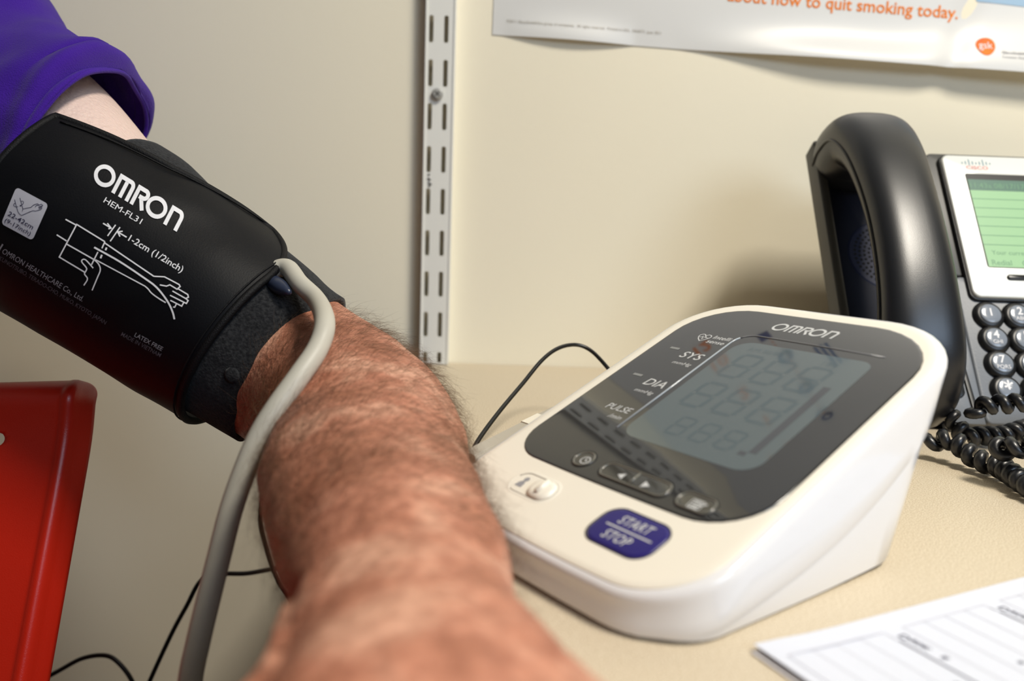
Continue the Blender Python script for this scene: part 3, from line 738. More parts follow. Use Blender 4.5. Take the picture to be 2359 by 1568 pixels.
# ------------------------------------------------------------------ cuff
CUF = [(-330, 205, .434, .0545), (-60, 365, .429, .0548), (90, 450, .425, .0546), (236, 538, .421, .0540), (350, 618, .418, .0515), (450, 690, .415, .0488), (565, 772, .412, .0458), (672, 851, .410, .0432), (740, 897, .409, .0425)]
CP = catmull(np.array([U(a, b, c) for a, b, c, _ in CUF]), 16); CR = catmull(np.array([[r, r] for *_, r in CUF]), 16)
CT, CS, CN = sweep_frames(CP)
def cuff_pt(s, ph, off=0.0):
    i = min(max(s, 0), len(CP)-1.001); k = int(i); f_ = i-k
    P = CP[k]*(1-f_)+CP[k+1]*f_; S = CS[k]*(1-f_)+CS[k+1]*f_; Nn = CN[k]*(1-f_)+CN[k+1]*f_; r = (CR[k, 0]*(1-f_)+CR[k+1, 0]*f_)+off
    return P+r*(cos(ph)*S+sin(ph)*Nn)
def px_of(P):
    q = M@(np.array(P)-CAM); return 1179.5+F*q[0]/q[2], 784+F*q[1]/q[2], q[2]
def find_sphi(u, v, off=0.0):
    best = None
    for s in np.linspace(0, len(CP)-1.01, 150):
        for ph in np.linspace(0, 2*pi, 181)[:-1]:
            P = cuff_pt(s, ph, off); a_, b_, d_ = px_of(P)
            c_ = CP[int(s)]
            if np.dot(P-c_, P-CAM) > 0.0: continue
            e_ = (a_-u)**2+(b_-v)**2
            if best is None or e_ < best[0]: best = (e_, s, ph)
    return best[1], best[2]
cuff = thing('blood_pressure_cuff', 'black fabric blood pressure cuff with white print wrapped around the upper arm', 'cuff', tuple(CP[50]))
s_end = 7*16.0
s0f, _ = find_sphi(318, 318)
def shell(s0, s1, off0, off1, sides, nstep, wob=0.0):
    ss = np.linspace(s0, s1, nstep); ph = np.arange(sides)/sides*2*pi
    rs = []
    for off in (off0, off1):
        for s in (ss if off == off0 else ss[::-1]):
            rs.append([cuff_pt(s, p, off+(wob*mn.noise(Vector((cos(p)*3, sin(p)*3, s*.12))) if off == off0 else 0)) for p in ph])
    V = [p for r in rs for p in r]; n = sides; m_ = len(rs)
    Fc = [(i*n+j, i*n+(j+1) % n, ((i+1) % m_)*n+(j+1) % n, ((i+1) % m_)*n+j) for i in range(m_) for j in range(n)]
    return V, Fc
V, Fc = shell(s0f, s_end, 0.0, -.0026, 96, 60, .0012); mesh('fleece_wrap', V, Fc, M_fleece, cuff, True)
s_rt, ph_rt = find_sphi(637, 605, .003); s_lt, ph_lt = find_sphi(50, 325, .003); _, ph_top = find_sphi(400, 392, .003); _, ph_tl = find_sphi(120, 262, .003)
s_r2, ph_r2 = find_sphi(560, 748, .003)
_, ph_top2 = find_sphi(575, 492, .003)
print('cuff params', s0f, s_end, s_rt, s_lt, ph_rt, ph_lt, ph_top, ph_tl, ph_top2, s_r2, ph_r2)
# direction of increasing phi towards the lower (camera-left) side
_, ph_low = find_sphi(250, 700, .003); s_cr, ph_cr = find_sphi(640, 532, .003); s_rt = (s_rt+s_r2)/2-1
def unwrap(p, ref):
    while p-ref > pi: p -= 2*pi
    while p-ref < -pi: p += 2*pi
    return p
ph_low = unwrap(ph_low, ph_top); sg = 1 if ph_low > ph_top else -1
ph_tl = unwrap(ph_tl, ph_top); ph_top2 = unwrap(ph_top2, ph_top); ph_cr = unwrap(ph_cr, ph_top)
s_mid, _ = find_sphi(400, 392, .003); s_c2, _ = find_sphi(575, 492, .003)
def phi_top(s):
    return np.interp(s, [s_lt, s_mid, s_c2, s_cr], [ph_tl, ph_top, ph_top2, ph_cr])
span = 3.4
LEN = s_rt-s_lt
def flap_uv(a_, b_):
    """a 0..1 along the arm, b 0..1 around; rounded corner at a=1, b=0"""
    s = s_lt+LEN*a_; ph = phi_top(s)+sg*span*b_
    return s, ph
CRN_A, CRN_B = .34, .25
na, nb = 70, 90; Vv = []
As = np.concatenate([np.linspace(0, .64, 40)[:-1], np.linspace(.64, 1, 46)]); na = len(As)
Bs = np.concatenate([np.linspace(0, .26, 40)[:-1], np.linspace(.26, 1, 56)]); nb = len(Bs)
def warp(a_, b_):
    # pull the corner of the unit square onto a quarter ellipse
    if a_ > 1-CRN_A and b_ < CRN_B:
        x = (a_-(1-CRN_A))/CRN_A; y = (CRN_B-b_)/CRN_B
        x2 = x*sqrt(1-y*y/2); y2 = y*sqrt(1-x*x/2); return 1-CRN_A+x2*CRN_A, CRN_B-y2*CRN_B
    return a_, b_
for off in (.0042, .0022):
    for a_ in As:
        for b_ in Bs:
            aa, bb = warp(a_, b_); s, ph = flap_uv(aa, bb)
            edge = min(1, min((1-a_)/.06, b_/.05))
            lift = .0012*sst(.0, .3, a_)*0+.0016*(1-edge)*0
            Vv.append(cuff_pt(s, ph, off+lift+.0009*mn.noise(Vector((aa*4, bb*9, .3)))))
nn = na*nb; Fc = []
for i in range(na-1):
    for j in range(nb-1):
        k = i*nb+j; Fc.append((k, k+1, k+nb+1, k+nb)); Fc.append((nn+k, nn+k+nb, nn+k+nb+1, nn+k+1))
flap = mesh('outer_flap', Vv, Fc, M_nylon, cuff, True)
flap_bvh = BVHTree.FromPolygons([tuple(v) for v in Vv[:nn]], [f for f in Fc if max(f) < nn])
edge_pts = [cuff_pt(*flap_uv(*warp(0, b_)), .0034) for b_ in Bs[::-1]]+[cuff_pt(*flap_uv(*warp(a_, 0)), .0034) for a_ in As[1:]]+[cuff_pt(*flap_uv(*warp(1, b_)), .0034) for b_ in Bs[1:]]
V, Fc = tube(edge_pts, .0019, 8); mesh('binding', V, Fc, M_bind, flap, True)
def insetpt(a_, b_, d=.022):
    aa, bb = warp(a_, b_); return flap_uv(min(1-d*.8, aa) if aa > .5 else max(d, aa), max(d*.7, bb))
st_pts = [cuff_pt(*insetpt(a_, 0, .03), .0048) for a_ in As[2:]]+[cuff_pt(*insetpt(1, b_, .03), .0048) for b_ in Bs[1:]]
V, Fc = tube(st_pts, .00045, 6); mesh('stitching', V, Fc, M_bind, flap, True)
def cproj(u, v, off=.00035):
    r = ray(u, v); r = r/np.linalg.norm(r)
    h = flap_bvh.ray_cast(Vector(CAM), Vector(r))
    if h[0] is None: return U(u, v, .46)
    n = np.array(h[1]); n = n if np.dot(n, r) < 0 else -n
    return np.array(h[0])+n*off-r*.0001
# printing on the flap, in image-aligned frames laid on the curved cloth
fl = Flat()
ox, oy = np.array([214.5, 411.0]), None
xd = np.array([198.0, 120.5])/5.2; up = np.array([22.0, -43.0])
logo_omron(fl, lambda a_, b_: tuple(ox-np.array([6, -3])+xd*a_+up*b_), .20)
fl.build('maker_logo', lambda u, v: cproj(u, v), M_whiteink, flap)
fl = Flat()
def ctext(s, x, y, x2, y2, h, bold=.0, lean=0.0, spacing=1.0):
    d = np.array([x2-x, y2-y], float); L = np.linalg.norm(d); d /= L; upv = np.array([d[1], -d[0]])+d*lean
    fl.text(s, x, y, width=L, height=h, bold=bold, xd=tuple(d), up=tuple(upv), spacing=spacing)
ctext('HEM-FL31', 238, 466, 323, 517, 13.5, 0)
ctext('1-2cm (1/2inch)', 295, 554, 418, 628, 15.0, .008)
def cs(pts, w_=3.0, closed=False): fl.stroke([(p[0]*460/1503, 380+p[1]*480/1568) for p in pts], w_, closed, sub=14)
def sm(pts, n=5): return [tuple(p) for p in catmull(pts, n)]
# coordinates traced on the 1503 x 1568 zoom of the flap
cs([(496, 410), (580, 455)]); cs([(430, 525), (505, 572)])
cs([(792, 578), (580, 448), (450, 692), (645, 808)]); cs([(500, 592), (705, 708)]); cs([(722, 712), (1095, 912)], 2.6)
cs([(792, 578), (770, 628)]); cs([(805, 622), (797, 642)], 4); cs([(770, 676), (760, 702)], 4); cs([(740, 655), (692, 750)])
cs([(787, 585), (1160, 838)]); cs([(1160, 838), (1240, 842), (1350, 900), (1358, 915), (1335, 935), (1280, 902), (1255, 912), (1205, 902)], 2.8)
cs([(1340, 930), (1415, 975), (1420, 995), (1400, 1005), (1300, 948)], 2.8); cs([(1400, 1005), (1418, 1020), (1405, 1042), (1282, 980)], 2.8)
cs([(1385, 1035), (1370, 1062), (1285, 1018)], 2.8); cs([(1330, 1045), (1318, 1070), (1305, 1068)], 2.6)
cs(sm([(1095, 912), (1120, 935), (1145, 965), (1200, 1005), (1250, 1035)]), 2.8)
cs(sm([(712, 620), (900, 725), (1080, 845), (1180, 920), (1260, 1020), (1300, 1100), (1316, 1160)]), 4.0)
cs(sm([(705, 775), (650, 715), (625, 712), (620, 730), (655, 775), (648, 800), (640, 820), (662, 856), (635, 905)]), 2.8)
cs(sm([(705, 705), (745, 745), (758, 790), (735, 850), (697, 942)]), 2.8)
cs([(778, 440), (838, 476)]); cs([(800+10, 425+15), (838, 476), (800+18, 482)], 3.0); cs([(872, 452), (812, 535)], 2.8); cs([(905, 470), (832, 575)], 2.8)
cs([(955, 545), (888, 505)]); cs([(925, 500), (888, 505), (905, 540)], 3.0)
fl.build('arm_diagram', lambda u, v: cproj(u, v), M_whiteink, flap)
fl = Flat(); ctext('OMRON HEALTHCARE Co., Ltd.', 5, 582, 190, 694, 12.5, 0); fl.build('maker_lettering', lambda u, v: cproj(u, v), M_dimink, flap)
fl = Flat(); ctext('LATEX FREE', 310, 774, 373, 808, 10, .004); fl.build('notice_lettering', lambda u, v: cproj(u, v), M_dimink, flap); fl = Flat()
fl.text('I', -2, 575, height=16, bold=.03, xd=(.85, .52), up=(.52, -.85))
fl.build('maker_mark', lambda u, v: cproj(u, v), M_dimink, flap)
fl = Flat(); ctext('KUNOTSUBO, TERADO-CHO, MUKO, KYOTO, JAPAN', -2, 597, 243, 747, 9.5); ctext('MADE IN VIETNAM', 279, 772, 369, 822, 9.5, .004)
fl.build('address_lettering', lambda u, v: cproj(u, v), M_faintink, flap)
# pale size label
A0, A1, A2, A3 = [np.array(p) for p in ((4, 515), (76, 554), (113, 471), (39, 431))]
def lab(x, y): return tuple((A0*(1-x)+A1*x)*(1-y)+(A3*(1-x)+A2*x)*y)
fl = Flat(); fl.grid([lab(*p) for p in rrect(0, 1, 0, 1, .1, 5)], 12)
lb = fl.build('size_label', lambda u, v: cproj(u, v, .0004), mat('cuff_label_grey', (172, 172, 182), .5), flap)
fl = Flat()
def lz(x, y): return (x*130/1456, 420+y*140/1568)
def ls(pts, w_=1.1): fl.stroke([lz(*p) for p in pts], w_)
ls(sm([(400, 450), (440, 600), (490, 760), (540, 830), (590, 850), (720, 795), (860, 740), (940, 745), (1080, 705)]))
ls([(535, 405), (615, 690), (600, 750)]); ls([(615, 690), (820, 650)]); ls(sm([(820, 650), (890, 590), (990, 560), (1005, 590), (950, 610), (930, 650)]))
ls([(1000, 600), (1090, 570), (1125, 610), (1010, 640)]); ls([(1015, 660), (1110, 630)]); ls([(1020, 690), (1100, 660), (1090, 700)])
ls(sm([(430, 540), (385, 560), (380, 600), (430, 635), (490, 632)])); ls(sm([(570, 490), (620, 500), (625, 550), (580, 580)])); ls([(535, 600), (575, 610)], 2.4)
for s_, p0, p1, h_ in (('22-42cm', (215, 845), (850, 1215), 10.5), ('(9-17inch)', (140, 1005), (790, 1370), 9.0)):
    q0, q1 = lz(*p0), lz(*p1); d = np.array(q1)-np.array(q0); L = np.linalg.norm(d); d /= L
    fl.text(s_, *q0, width=L, height=h_, bold=.006, xd=tuple(d), up=(d[1], -d[0]))
fl.build('label_print', lambda u, v: cproj(u, v, .0006), mat('label_ink', (40, 38, 66), .6), flap)
# snap stud pressed in the fleece
pc = cuff_pt(*find_sphi(537, 866), .0012); nrm = pc-CP[int(find_sphi(537, 866)[0])]; nrm /= np.linalg.norm(nrm)
V, Fc = tube([pc-nrm*.002, pc-nrm*.0010, pc-nrm*.0005], [.0036, .0036, .0024], 20); mesh('stud', V, Fc, M_fleece, cuff, True)

# hose: leaves the cuff under the flap, loops over the elbow and hangs down, then returns up to the monitor plug
hp0 = px_of(cuff_pt(*find_sphi(630, 618), .0000)); hp1 = px_of(cuff_pt(*find_sphi(652, 632), .0048))
HS = [hp0, hp1, (690, 652, hp1[2]-.010), (730, 692, hp1[2]-.021), (748, 742, .332), (733, 800, .321), (690, 865, .312), (640, 935, .306), (600, 1000, .303), (565, 1080, .300), (532, 1175, .297),
      (505, 1280, .294), (480, 1380, .291), (456, 1480, .288), (438, 1570, .286), (430, 1700, .285), (470, 1850, .29)]
HPx = catmull(np.array([U(*p) for p in HS]), 10)
V, Fc = tube(HPx, .0042, 20); mesh('air_hose', V, Fc, M_hose, cuff, True)['label'] = 'warm grey rubber air hose'
q0, q1 = U(618, 645, .384), U(668, 674, .370)
V, Fc = tube(catmull([q0, (q0+q1)/2, q1], 5), [.0038]*6+[.0036, .0032, .0026, .0018, .0010], 16); mesh('hose_socket', V, Fc, mat('socket_slate', (44, 52, 72), .3), cuff, True)

# ------------------------------------------------------------------ air plug
pl = thing('air_plug', 'grey and white air plug pushed into the left flank of the monitor', 'plug', tuple(W3(-14, 60, 0)))
def plug_seg(name, t0, t1, m_, dz=0.0, w_=9.0):
    P = lambda t, x, z: W3(-10.5-.46*t+x, 26+.89*t, z)
    V = []; 
    for t in (t0, t1):
        V += [P(t, 0, .3), P(t, 0, 22.6+dz), P(t, 1.0, 23.8+dz), P(t, w_-1, 23.8+dz), P(t, w_, 22.6+dz), P(t, w_, .3)]
    Fc = [(k, (k+1) % 6, 6+(k+1) % 6, 6+k) for k in range(6)]+[tuple(range(6))[::-1], tuple(range(6, 12))]
    return mesh(name, V, Fc, m_, pl)
plug_seg('plug_body', -10, 44, M_plugw); plug_seg('plug_collar', 44.1, 62, M_btnw, .5); plug_seg('plug_tail', 62.1, 80, M_plugw)

# ------------------------------------------------------------------ cables
def cable(name, pts, r, label, n=12):
    V, Fc = tube(catmull(np.array(pts), n), r, 12); o = mesh(name, V, Fc, M_cable, None, True)
    return tag(o, label, 'cable')
cable('power_cable', [desk_pt(1085, 1050, .003), U(1103, 1012, .40), U(1150, 948, .42), U(1205, 882, .445), U(1250, 828, .46), U(1288, 801, .47), U(1328, 794, .478), U(1362, 808, .478), U(1398, 845, .47), U(1440, 900, .452), U(1500, 980, .44)], .00115,
      'thin black cable arching up from the forearm to behind the monitor')
cable('hanging_cable', [U(690, 1080, .50), U(618, 1130, .50), U(600, 1190, .50), U(612, 1255, .505), U(640, 1335, .51), U(690, 1420, .52), U(740, 1600, .53), U(760, 2000, .55)], .0015,
      'black cable hanging beside the forearm, below the elbow')
cable('looping_cable', [U(720, 1300, .55), U(640, 1308, .55), U(570, 1320, .55), U(505, 1322, .55), U(462, 1338, .555), U(430, 1395, .56), U(395, 1460, .565), U(345, 1568, .57), U(320, 1630, .57), U(305, 1570, .57), U(272, 1525, .57), U(240, 1509, .57), U(190, 1516, .57), U(140, 1542, .57), U(95, 1568, .57), U(20, 1620, .56), U(-60, 1700, .56)], .00155,
      'black cable looping behind the grey hose and along the lower wall')

# ------------------------------------------------------------------ desk phone
PO3 = np.array([0.2911, 0.461, Z0]); pb = np.array([0, .0592, .0896]); pb /= np.linalg.norm(pb); pn = np.array([0, -pb[2], pb[1]])
def ph(x, b_, n=0.0): return PO3+np.array([x*.001, 0, 0])+pb*b_*.001+pn*n*.001
def phx(u, v, n=0.0):
    q = hit(u, v, PO3+pn*n*.001, pn)-PO3; return q[0]*1000, float(q@pb)*1000
phone = thing('desk_phone', 'dark grey desk phone with green screen, leaning behind the monitor', 'telephone', (0.33, 0.56, Z0))
TLx, TLy = phx(1868, 335); BLx, BLy = phx(1930, 720); DLx, DLy = phx(2165, 357, 3); DBx, DBy = phx(2243, 684, 3); KX, KY = phx(2281, 723, 3); K2x, K2y = phx(2324, 895, 3); KRx, KRy = phx(2349, 727, 3)
print('phone', TLx, TLy, BLx, BLy, DLx, DLy, DBx, DBy, KX, KY, K2x, K2y, KRx)
def slab(name, outl, n0, n1, bev, m, parent, inner=None):
    nn_ = norm2(outl); o2 = np.array(outl)
    V, Fc = loft([[ph(*p, n1) for p in o2-nn_*bev], [ph(*p, n1-bev*.3) for p in o2-nn_*bev*.3], [ph(*p, n1-bev) for p in o2], [ph(*p, n0) for p in o2]], True, True)
    return autosmooth(mesh(name, V, Fc, m, parent), 50)
HT = TLy+1
XL = (TLx+BLx)/2
slab('body', rrect(XL+8, 190, 18, HT-3, 6, 5), -26, -9, 1.0, M_phoned, phone)
slab('cradle_rail', rrect(XL-.5, XL+5.5, 7.5, HT, 2.4, 5), -10, 4.5, 1.0, M_rail, phone)
slab('cradle_bed', rrect(XL+5.6, -9, 10, HT-4, 3, 4), -14, -6, .6, M_cradle, phone)
DW = 175
slab('face_panel', rrect(-9, 190, 7.5, DBy+16, 4, 4), -10, 0, 1.2, M_phone, phone)
slab('face_panel', rrect(-9, 190, DBy+17, HT-3, 4, 4), -10, -1, 1.0, M_rail, phone)
# silver bezel with display
DX = (DLx+DBx)/2
slab('display_surround', rrect(DX-1.2, DW+1, DBy-1.5, DLy+.8, 5, 5), -6, 2.0, .8, M_phoned, phone)
bz = slab('silver_bezel', rrect(DX, DW, DBy, DLy-.2, 5, 6), -4, 4.0, 1.0, M_silver, phone)
g0x, g0y = phx(2226, 403, 4); g1x, g1y = phx(2278, 614, 4)
GX = (g0x+g1x)/2
fl = Flat(); fl.poly(rrect(GX-1, DW-18, g1y-.6, g0y+1.4, 1.5, 3)); fl.build('display_edge', lambda x, y: ph(x, y, 4.05), M_phoned, bz)
lcdq = [(GX, g1y), (DW-18.6, g1y), (DW-18.6, g0y-3.4), (GX, g0y-3.4)]
dq = mesh('display', [ph(*p, 4.12) for p in lcdq], [(0, 1, 2, 3)], M_glcd, phone); dq['label'] = 'pale green screen'
hh = g0y-3.4
fl = Flat(); fl.poly([(GX, hh-8.6), (DW-18.6, hh-8.6), (DW-18.6, hh), (GX, hh)]); fl.build('display_header', lambda x, y: ph(x, y, 4.16), M_glcdd, dq)
fl = Flat(); fl.text('11:43a 08/17/17', GX+1, hh-6.6, height=4.0, width=36); fl.build('header_text', lambda x, y: ph(x, y, 4.2), M_glcdl, dq)
fl = Flat()
for k in range(6): yy = hh-8.6-(k+1)*(hh-8.6-g1y-16)/6; fl.poly([(GX, yy), (DW-18.6, yy), (DW-18.6, yy+.5), (GX, yy+.5)])
fl.text('Your current options', GX+4, g1y+9, height=3.2); fl.text('Redial    CFwdAll', GX+2.6, g1y+1.4, height=3.8)
fl.build('display_text', lambda x, y: ph(x, y, 4.18), M_glcdl, dq)
# badge
c0x, c0y = phx(2226, 388, 4); c1x, _ = phx(2276, 388, 4)
fl = Flat(); fl.text('CISCO', c0x, c0y-.4, width=c1x-c0x, height=2.6, bold=.01); fl.build('badge_lettering', lambda x, y: ph(x, y, 4.1), M_cisco2, bz)
fl = Flat()
for k, h in enumerate((1, 2, 4.2, 2, 1, 2, 4.2, 2, 1)):
    x = c0x-2+k*(c1x-c0x+4)/8; fl.poly([(x-.35, c0y+4-h*.3), (x+.35, c0y+4-h*.3), (x+.35, c0y+4.6+h*.7), (x-.35, c0y+4.6+h*.7)])
fl.build('badge_bars', lambda x, y: ph(x, y, 4.1), M_cisco1, bz)
sx_, sy_ = phx(2320, 639, 4)
slab('soft_key', rrect(sx_, sx_+13, sy_-1.8, sy_+1.8, 1.6, 4), 2, 5.4, .6, M_phoned, phone)
for k in range(1, 4): slab('soft_key', rrect(sx_+k*22, sx_+k*22+13, sy_-1.8, sy_+1.8, 1.6, 4), 2, 5.4, .6, M_phoned, phone)
# keypad
dxk = KRx-KX; dyk = (KY-K2y)/3
keys = ['1', '2', '3', '4', '5', '6', '7', '8', '9', '*', '0', '#']; sub = ['', 'ABC', 'DEF', 'GHI', 'JKL', 'MNO', 'PQRS', 'TUV', 'WXYZ', '', 'OPER', '']
kr = 7.0; key_me = None
for k, s_ in enumerate(keys):
    kx, ky = KX+(k % 3)*dxk, KY-(k//3)*dyk
    V, Fc = tube([ph(kx, ky, -.5), ph(kx, ky, 1.2), ph(kx, ky, 2.6), ph(kx, ky, 3.2)], [kr*.00135, kr*.00135, kr*.00118, kr*.00102], 32)
    kb = autosmooth(mesh('key', V, Fc, M_phoned, phone), 60)
    V, Fc = tube([ph(kx, ky, 2.9), ph(kx, ky, 3.7), ph(kx, ky, 4.1), ph(kx, ky, 4.2)], [kr*.00092, kr*.00092, kr*.00080, kr*.0004], 32)
    mesh('key_cap', V, Fc, M_key, kb, True)
    fl = Flat()
    fl.text(s_, kx, ky-(0.2 if sub[k] else (4.5 if s_ == '*' else 1.6)), height=5.0 if s_ != '*' else 9, bold=.02, align='c')
    if sub[k]: fl.text(sub[k], kx, ky-3.9, height=2.5, align='c')
    fl.build('key_lettering', lambda x, y: ph(x, y, 4.3), M_whiteink, kb)
# dark groove between cradle and keypad, plus the lower rest pad
g0 = phx(2222, 850, 1); g1 = phx(2246, 940, 1)
slab('groove', [(g0[0]-1.8, g0[1]+2), (g1[0]-1.2, g1[1]), (g1[0]+1.8, g1[1]), (g0[0]+1.0, g0[1]+2)], .2, .9, .3, M_phoned, phone)
slab('side_strip', [(-30, 7.5), (-9.2, 7.5), (-9.2, 75), (-12, 75), (-30, 30)], -10, -.2, .8, M_phone, phone)
p0 = phx(2195, 905, 0)
slab('rest_pad', rrect(p0[0]-22, p0[0]+7, p0[1]-3, p0[1]+16, 4, 5), -.5, 1.2, .6, M_phoned, phone)
# speaker grille in the cradle bed
cx, cy = phx(2044, 588, -6)
V, Fc = tube([ph(cx, cy, -5.95), ph(cx, cy, -5.6)], [.0255, .0245], 48); gr = mesh('speaker_disc', V, Fc, mat('speaker_navy', (14, 22, 50), .55, .3), phone)
fl = Flat()
for k in range(1, 8):
    nk = 6*k
    for j in range(nk):
        a_ = j/nk*2*pi+k*.3; r = 3.0*k; x, y = cx+r*cos(a_), cy+r*sin(a_)
        fl.poly([(x+.95*cos(t), y+.95*sin(t)) for t in np.linspace(0, 2*pi, 9)[:-1]])
gh = fl.build('grille_holes', lambda x, y: ph(x, y, -5.5), mat('grille_hole_black', (3, 3, 5), .9), phone); gh['kind'] = 'stuff'
# stand and feet behind
bmobj('stand', box_bm(0.25, 0.42, 0.548, 0.610, Z0+.0005, Z0+.060, .004), M_phoned, phone)
# handset
hs = thing('telephone_handset', 'curved black telephone handset resting in the phone cradle', 'telephone', tuple(ph(-60, 100, 30)))
HC = [(189, -2, 24, 21), (190, 12, 25, 21), (184, 31, 24.5, 17.5), (158, 45, 22.5, 13.5), (115, 52, 20.5, 12), (70, 51, 21, 12), (34, 42, 23, 13), (16, 26, 24, 14), (12, 8, 24, 13)]
HC = catmull(np.array(HC, float), 10); hx = -63
T2 = np.gradient(HC[:, :2], axis=0); T2 /= np.linalg.norm(T2, axis=1)[:, None]; N2 = np.c_[-T2[:, 1], T2[:, 0]]
Vv = []; sides = 40
def sup(t, p): c, s = cos(t), sin(t); return math.copysign(abs(c)**(2/p), c), math.copysign(abs(s)**(2/p), s)
ringsH = []
for i in range(len(HC)):
    r = []
    for j in range(sides):
        t = j/sides*2*pi; c, s = sup(t, 2.8)
        q = HC[i, :2]+N2[i]*s*HC[i, 3]; r.append(ph(hx+c*HC[i, 2], q[0], q[1]))
    ringsH.append(r)
V, Fc = loft(ringsH, True, True); mesh('shell', V, Fc, M_handset, hs, True)
SG = -1 if np.dot(N2[20], [0, 1]) < 0 else 1
# parting ridge along both flanks, slot on the top
for sx in (-1, 1):
    pts = [ph(hx+sx*(HC[i, 2]+.15), *(HC[i, :2]+N2[i]*HC[i, 3]*.12*0)) for i in range(len(HC))]
    V, Fc = tube(pts, .0009, 8); mesh('parting_ridge', V, Fc, M_phoned, hs, True)
V, Fc = tube([ph(hx+7, *(HC[i, :2]+sgn_*N2[i]*(HC[i, 3]-.3))) for i in range(8, 15)], .0009, 8) if False else tube([ph(hx+7, *(HC[i, :2]+N2[i]*HC[i, 3]*SG)) for i in range(10, 17)], .0007, 8)
mesh('top_slot', V, Fc, M_phoned, hs, True)
# coiled cord
def coil(pts, R_, r_, pitch, name='coil'):
    P = catmull(np.array(pts), 30); L = np.r_[0, np.cumsum(np.linalg.norm(np.diff(P, axis=0), axis=1))]
    n = int(L[-1]/pitch*18); s = np.linspace(0, L[-1], n); P2 = np.c_[[np.interp(s, L, P[:, k]) for k in range(3)]].T
    T, Nn, B = frames(P2); a_ = s/pitch*2*pi
    H = P2+R_*(np.cos(a_)[:, None]*Nn+np.sin(a_)[:, None]*B)
    return tube(H, r_, 8)
def dp(u, v, z): return desk_pt(u, v, z)
CC = [U(2120, 900, .47), U(2168, 935, .462), U(2200, 972, .455), U(2222, 1012, .45), U(2262, 1012, .452), U(2310, 1005, .455), U(2350, 990, .46), U(2420, 975, .48)]
C2 = [U(2140, 1020, .425), U(2175, 1012, .42), U(2205, 1020, .415), U(2232, 1045, .408), U(2268, 1068, .40), U(2305, 1092, .392), U(2345, 1128, .375), U(2390, 1165, .36), U(2450, 1185, .36)]
C3 = [U(2246, 962, .445), U(2250, 942, .442), U(2282, 932, .44), U(2325, 930, .438), U(2365, 926, .435), U(2440, 930, .43)]
C4 = [U(2295, 1030, .385), U(2312, 1035, .38), U(2345, 1030, .375), U(2390, 1025, .37), U(2450, 1040, .37)]
CC = CC+[U(2520, 968, .47), U(2545, 948, .455)]+C3[::-1]; C2 = C2+[U(2560, 1190, .36), U(2640, 1120, .37), U(2570, 1050, .375)]+C4[::-1]
cp_ = []
for c in (CC, C2):
    c = [np.array([p[0], p[1], max(p[2], Z0+.0064)]) for p in c]; cp_.append(coil(c, .0030, .0027, .0074))
V, Fc = join_vf(cp_); crd = mesh('coiled_cord', V, Fc, M_handset, None, True)
crd.data.update(); tag(crd, 'tangled black coiled telephone cord on the desk in front of the keypad', 'cord')

# ------------------------------------------------------------------ paper forms on the desk
c0 = desk_pt(1737, 1475, .0032); c1 = desk_pt(2359, 1315, .0032); c2 = desk_pt(1890, 1568, .0030)
ex = (c1-c0); ex[2] = 0; ex /= np.linalg.norm(ex); ey_ = (c2-c0); ey_[2] = 0; ey_ = ey_-ex*np.dot(ex, ey_); ey_ /= np.linalg.norm(ey_)
def pp(x, y, z): return np.array([c0[0], c0[1], Z0])+ex*x*.001+ey_*y*.001+np.array([0, 0, z*.001])
def sheet(name, x0, x1, y0, y1, z, lift, m, label):
    nxs, nys = 24, 12; V = []; Fc = []
    for zz in (.12, 0):
        for j in range(nys+1):
            for i in range(nxs+1):
                x = x0+(x1-x0)*i/nxs; y = y0+(y1-y0)*j/nys; V.append(pp(x, y, z+zz+lift*math.exp(-((x-x0)/16)**2-((y-y0)/60)**2)))
    n = (nxs+1)*(nys+1)
    for j in range(nys):
        for i in range(nxs):
            k = j*(nxs+1)+i; Fc.append((k, k+1, k+nxs+2, k+nxs+1)); Fc.append((n+k, n+k+nxs+1, n+k+nxs+2, n+k+1))
    per = [i for i in range(nxs+1)]+[j*(nxs+1)+nxs for j in range(1, nys+1)]+[nys*(nxs+1)+i for i in range(nxs-1, -1, -1)]+[j*(nxs+1) for j in range(nys-1, 0, -1)]
    for a_, b_ in zip(per, per[1:]+per[:1]): Fc.append((a_, b_, b_+n, a_+n))
    return mesh(name, V, Fc, m, None)
s1 = tag(sheet('paper_form', -1.5, 214, .8, 279, .10, .4, M_paper2, ''), 'lower printed form, only its edge showing under the top sheet', 'paper')
s2 = tag(sheet('paper_form', 0, 215.9, 0, 279.4, .9, 1.2, M_paper, ''), 'top white printed form with ruled boxes, lying right of the monitor', 'paper')
def pin(u, v):
    q = desk_pt(u, v, .0020)-np.array([c0[0], c0[1], Z0]); return float(q@ex)*1000, float(q@ey_)*1000
b0 = pin(1815, 1510); b1 = pin(2040, 1452); b2 = pin(2085, 1440); b3 = pin(2277, 1388); b4 = pin(2314, 1378)
print('paper', b0, b1, b2, b3, b4, pin(1875, 1494), pin(1935, 1482), pin(1993, 1467), pin(2050, 1468), pin(2210, 1568), pin(2069, 1457), pin(2135, 1494))
fl = Flat(); Y0 = b0[1]; YE = Y0+130
BWd = b1[0]-b0[0]; GP = b2[0]-b1[0]
zf = lambda x, y: pp(x, y, 1.10+1.2*math.exp(-(x/16)**2-(y/60)**2))
for k in range(4):
    xx = b0[0]+k*(BWd+GP)
    fl.stroke([(xx, Y0), (xx+BWd, Y0)], .35); fl.stroke([(xx+BWd, Y0+2), (xx+BWd, Y0+4)], .35)
    for j in range(5):
        x = xx+j*BWd/4
        if x < 210: fl.stroke([(x, Y0), (x, YE)], .28, sub=6)
    fl.stroke([(xx, Y0+62), (xx+BWd, Y0+62)], .28)
fl.build('ruled_box', zf, M_pline, s2)
